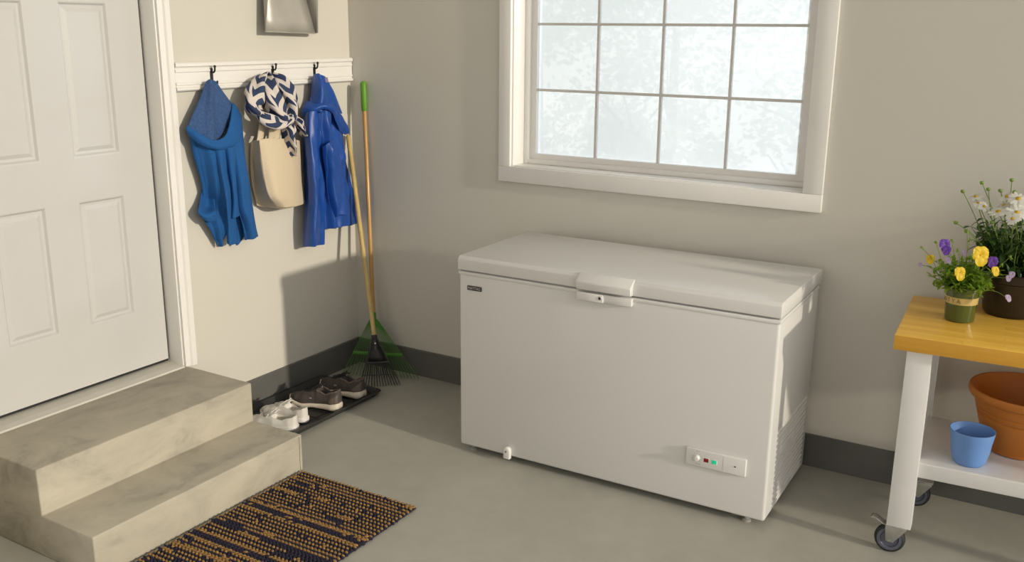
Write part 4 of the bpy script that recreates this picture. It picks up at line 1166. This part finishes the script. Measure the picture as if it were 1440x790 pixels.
M_YEL = leaf_material('yellow_petal', (0.80, 0.58, 0.012, 1), (0.85, 0.62, 0.02, 1), 0.35, 0.1)
M_PUR = leaf_material('violet_petal', (0.165, 0.060, 0.42, 1), (0.30, 0.10, 0.65, 1), 0.35, 0.2)
M_LIL = leaf_material('pale_lilac_petal', (0.52, 0.42, 0.60, 1), (0.6, 0.5, 0.7, 1), 0.35, 0.2)
M_WHP = leaf_material('white_petal', (0.80, 0.79, 0.74, 1), (0.8, 0.8, 0.72, 1), 0.3, 0.06)
M_YC = material('yellow_flower_centre', (0.62, 0.40, 0.02, 1), 0.8, noise_scale=200, noise_amount=0.4, bump=0.6, bump_scale=600)

def leaf(g, base, d, ln, wd, up=Vector((0, 0, 1)), droop=0.3):
    d = d.normalized(); s = d.cross(up)
    if s.length < 1e-3: s = Vector((1, 0, 0))
    s.normalize(); n = s.cross(d)
    pts = []
    for t, w in ((0, .10), (.3, .85), (.6, .9), (.85, .5), (1, 0)):
        c = base + d*(ln*t) - Vector((0, 0, 1))*(droop*ln*t*t)
        if w == 0: pts.append([c])
        else: pts.append([c - s*wd*w*.5 + n*wd*w*.14, c - n*wd*.02, c + s*wd*w*.5 + n*wd*w*.14])
    vs = [p for r in pts for p in r]; fs = []
    for i in range(3):
        o = i*3; fs += [(o, o+1, o+4, o+3), (o+1, o+2, o+5, o+4)]
    fs += [(9, 10, 12), (10, 11, 12)]
    g.add(vs, fs)

def pansy_flower(parent, c, face, size, mat, centre=True, petals=5, name='pansy_flower'):
    c = Vector(c); face = Vector(face).normalized()
    s = face.cross(Vector((0, 0, 1))).normalized(); u = s.cross(face)
    g = G()
    spec = [(90+38, 1.0, .0), (90-38, 1.0, .0015), (180+8, .85, .003), (-8, .85, .0035), (270, 1.1, .005)][:petals]
    for a, k, lift in spec:
        a = math.radians(a); d = s*math.cos(a)+u*math.sin(a); e = face.cross(d)
        rows = []
        for i in range(5):
            t = i/4; w = size*.62*k*math.sin(PI*min(1, .12+.80*t))**.7
            rows.append([c + d*(size*k*t) + e*(w*j/3) + face*(lift + size*.14*math.sin(PI*t*.9) + size*.05*math.sin(j*2+a*3)) for j in range(-3, 4)])
        g.grid(rows)
    f = g.build(name, mat, parent, angle=180)
    if centre:
        g = G(); g.lathe([(0.0, .1), (size*.10, .06), (size*.14, 0)], (0, 0, 0), 8)
        q = face.to_track_quat('Z', 'Y').to_matrix()
        g.v = [tuple(c + face*(size*.10) + q @ Vector((v[0], v[1], v[2]*size))) for v in g.v]
        g.build('flower_centre', M_YC, f)
    return f

def daisy_flower(parent, c, face, size, npet=15, seed=0):
    rnd = random.Random(seed); c = Vector(c); face = Vector(face).normalized()
    s = face.cross(Vector((0.3, 1, 0.1))).normalized(); u = s.cross(face)
    g = G()
    for k in range(npet):
        a = 2*PI*k/npet + rnd.uniform(-.1, .1); d = s*math.cos(a)+u*math.sin(a); e = face.cross(d); L_ = size*rnd.uniform(.88, 1.05); dr_ = rnd.uniform(-.1, .25)
        rows = []
        for t, w in ((.18, .35), (.5, .95), (.8, 1.0), (.97, .55)):
            rows.append([c + d*(L_*t) + e*(size*.15*w*j) + face*(-dr_*size*t*t - size*.03*abs(j)) for j in (-1, 0, 1)])
        g.grid(rows)
    f = g.build('daisy_flower', M_WHP, parent, angle=180)
    g = G(); g.lathe([(0.0, .16), (.13, .13), (.23, .05), (.25, -.04)], (0, 0, 0), 12)
    q = face.to_track_quat('Z', 'Y').to_matrix()
    g.v = [tuple(c + q @ (Vector(v)*size)) for v in g.v]
    g.build('flower_centre', M_YC, f)
    return f

# pansies
PC = on_bench(0.185, 0.305, TZ)
pan = thing('potted_pansies', PC, 0, 'small green pot of yellow and violet pansies on the bench', 'potted plant')
PH = 0.132
def prad(z): return 0.050 + 0.0085*z/PH
g = G(); g.lathe([(0.0, 0.001), (0.044, 0.0), (0.050, 0.004), (prad(.1), .1), (prad(.112), .112), (0.0625, .114), (0.0635, .131), (0.0605, .132), (0.058, .120), (0.055, .10), (0.0, .10)], PC, 40)
g.build('pot', M_PGREEN, pan, angle=30)
g = G(); g.lathe([(prad(.068), .068), (prad(.068)+.0007, .0685), (prad(.094)+.0007, .0935), (prad(.094), .094)], PC, 40); band = g.build('band', M_PBAND, pan)
for k, ch in enumerate('LOTYA'):
    me = text_mesh(ch, 0.0215, 0.0004)
    a = math.radians(-172 + k*19.5)
    r = prad(.08)+0.0010
    me.transform(Matrix.Translation(PC + Vector((math.cos(a)*r, math.sin(a)*r, 0.081))) @ Matrix.Rotation(a+PI/2, 4, 'Z') @ Matrix.Rotation(PI/2, 4, 'X'))
    put('letter', me, M_PINK, band)
g = G(); g.lathe([(0.0, .118), (0.03, .117), (0.058, .113)], PC, 24); g.build('soil', M_SOIL, pan)
rnd = random.Random(42)
gs, gl = G(), G()
PT = PC + Vector((0, 0, .115))
def stem(p0, p1, r=0.0014, sag=.01):
    mid_ = (p0+p1)/2 + Vector((rnd.uniform(-.01, .01), rnd.uniform(-.01, .01), sag))
    q = catmull([p0, mid_, p1], 8); gs.tube(q, r, 5); return q
for k in range(170):
    a = rnd.uniform(0, 2*PI); rr = rnd.uniform(0.02, 0.125)*(1.0 if k % 3 else .7)
    h = rnd.uniform(.01, .125) - rr*.15
    p1 = PT + Vector((math.cos(a)*rr, math.sin(a)*rr*.9, h))
    p0 = PT + Vector((math.cos(a)*rr*.3, math.sin(a)*rr*.3, -.005))
    q = stem(p0, p1, 0.0011)
    for j in range(7):
        b = q[rnd.randrange(2, 8)]
        d = Vector((rnd.uniform(-1, 1), rnd.uniform(-1, 1), rnd.uniform(-.3, .9)))
        leaf(gl, b, d, rnd.uniform(.016, .034), rnd.uniform(.009, .017), droop=rnd.uniform(0, .5))
def on_plane_y(px, py, y): return W(px, py, y=y)
FLOW = [(1328, 344, M_PUR, .022, -.40), (1331, 352, M_PUR, .018, -.41), (1378, 359, M_YEL, .035, -.40), (1349, 384, M_YEL, .024, -.44), (1308, 364, M_YEL, .017, -.37),
        (1399, 381, M_YEL, .017, -.40), (1396, 368, M_PUR, .020, -.38), (1355, 355, M_LIL, .012, -.39), (1333, 366, M_LIL, .012, -.40), (1294, 372, M_LIL, .009, -.36),
        (1423, 386, M_LIL, .012, -.36), (1418, 391, M_LIL, .011, -.37), (1417, 419, M_LIL, .013, -.40)]
for (px, py, mm, sz, yy) in FLOW:
    c = on_plane_y(px, py, yy)
    stem(PT + (c-PT)*0.25*Vector((1, 1, 0)).length/1.4, c, 0.0012, .015)
    fc = Vector((rnd.uniform(.0, .9), -1, rnd.uniform(.1, .6)))
    pansy_flower(pan, c, fc, sz, mm, centre=sz > .015)
for (px, py) in ((1296, 348), (1316, 340), (1338, 338), (1360, 324), (1347, 351), (1364, 336), (1421, 361), (1409, 372)):
    c = on_plane_y(px, py, -.37); q = stem(PT + Vector(((c.x-PT.x)*.5, (c.y-PT.y)*.5, .02)), c, .0011, .02)
    for j in range(5):
        leaf(gl, c, Vector((rnd.uniform(-1, 1), rnd.uniform(-1, 1), rnd.uniform(-.8, .6))), .012, .005)
    g = G(); g.lathe([(0.0, -.004), (.004, -.001), (.0035, .003), (0.0, .006)], c, 8); g.build('bud', M_STEM, pan)
gs.build('stems', M_STEM, pan, kind='stuff', fix=False); gl.build('leaves', M_LEAF1, pan, kind='stuff', fix=False, angle=60)

# daisies
def daisy_plant(C, label, seed, heads, buds, n_stem=190, tall=1.0):
    rnd = random.Random(seed)
    d_ = thing('potted_daisies', C, 0, label, 'potted plant', 'potted daisies')
    C = Vector(C)
    g = G(); g.lathe([(0.0, .002), (.076, .002), (.084, 0.0), (.090, .008), (.094, .02), (.110, .13), (.118, .135), (.122, .165), (.118, .168), (.108, .150), (.10, .13), (0.0, .13)], C, 40); g.build('pot', M_PDARK, d_, angle=30)
    g = G(); g.lathe([(0.0, .150), (.06, .149), (.108, .146)], C, 24); g.build('soil', M_SOIL, d_)
    T = C + Vector((0, 0, .15)); gs_, gl_ = G(), G()
    def stm(p0, p1, r=.0018):
        q = catmull([p0, (p0+p1)/2 + Vector((rnd.uniform(-.02, .02), rnd.uniform(-.02, .02), .01)), p1], 8); gs_.tube(q, r, 5); return q
    for k in range(n_stem):
        a = rnd.uniform(0, 2*PI); rr = 0.17*math.sqrt(rnd.random()); h = rnd.uniform(.02, .25)*(1-.3*rr/.17)*tall
        tip = T + Vector((math.cos(a)*rr, math.sin(a)*rr*.72, h))
        if tip.y > -.035: tip.y = -.035 - rnd.uniform(0, .02)
        q = stm(T + Vector((math.cos(a)*rr*.4, math.sin(a)*rr*.3, 0)), tip, .0014)
        for j in range(8):
            b = q[rnd.randrange(2, 8)]
            dv = Vector((rnd.uniform(-1, 1), rnd.uniform(-1, .6), rnd.uniform(-.4, .9)))
            leaf(gl_, b, dv, rnd.uniform(.025, .050), rnd.uniform(.012, .022), droop=rnd.uniform(0, .6))
    for k, (c, fc, sz) in enumerate(heads):
        c = Vector(c); stm(T + Vector(((c.x-T.x)*.35, (c.y-T.y)*.35, .05)), c - Vector(fc).normalized()*.004, .0018)
        daisy_flower(d_, c, fc, sz, 15, seed*31+k)
    for c in buds:
        c = Vector(c); stm(T + Vector(((c.x-T.x)*.5, (c.y-T.y)*.5, .08)), c, .0016)
        g = G(); g.lathe([(0.0, -.007), (.005, -.006), (.0085, 0), (.007, .005), (0.0, .007)], c, 10); g.build('bud', M_STEM, d_)
    gs_.build('stems', M_STEM, d_, kind='stuff', fix=False); gl_.build('leaves', M_LEAF2, d_, kind='stuff', fix=False, angle=60)
    return d_
DC = on_bench(0.345, 0.500, TZ)
DC.y = -0.150
H = []
for (px, py, yy, f, s) in ((1404, 297, -.24, (-.2, -.5, 1), .036), (1430, 299, -.25, (.1, -.8, .8), .040), (1424, 307, -.27, (-.2, -.9, .5), .026), (1432, 279, -.20, (.1, -.6, .9), .038),
                           (1416, 276, -.17, (-.3, -.5, .8), .030), (1412, 288, -.18, (-.4, -.3, .8), .026), (1372, 276, -.16, (-.3, -.3, 1), .030), (1376, 285, -.17, (.1, -.6, .8), .024), (1384, 290, -.18, (.2, -.6, .8), .024),
                           (1446, 290, -.2, (.3, -.6, .9), .034), (1458, 300, -.22, (.3, -.6, .9), .034)):
    H.append((W(px, py, y=yy), f, s))
Bd = [W(px, py, y=yy) for (px, py, yy) in ((1354, 269, -.16), (1381, 257, -.15), (1390, 266, -.16), (1407, 268, -.16), (1423, 253, -.15), (1344, 313, -.22), (1359, 325, -.25), (1395, 313, -.26), (1427, 270, -.16))]
daisy_plant(DC, 'dark pot of white daisies behind the pansies', 8, H, Bd)
# a second daisy pot farther along the bench, beyond the frame, throws the leaf shadows on the back wall
D2 = on_bench(1.22, 0.40, TZ); D2.y = -0.150
H2 = [(D2 + Vector((rnd.uniform(-.15, .15), rnd.uniform(-.1, .06), rnd.uniform(.50, .62))), (rnd.uniform(-.3, .3), -.5, 1), .034) for _ in range(8)]
B2 = [D2 + Vector((rnd.uniform(-.15, .15), rnd.uniform(-.1, .06), rnd.uniform(.55, .68))) for _ in range(6)]
daisy_plant(D2, 'second dark pot of daisies farther along the bench', 19, H2, B2, 90, 1.7)
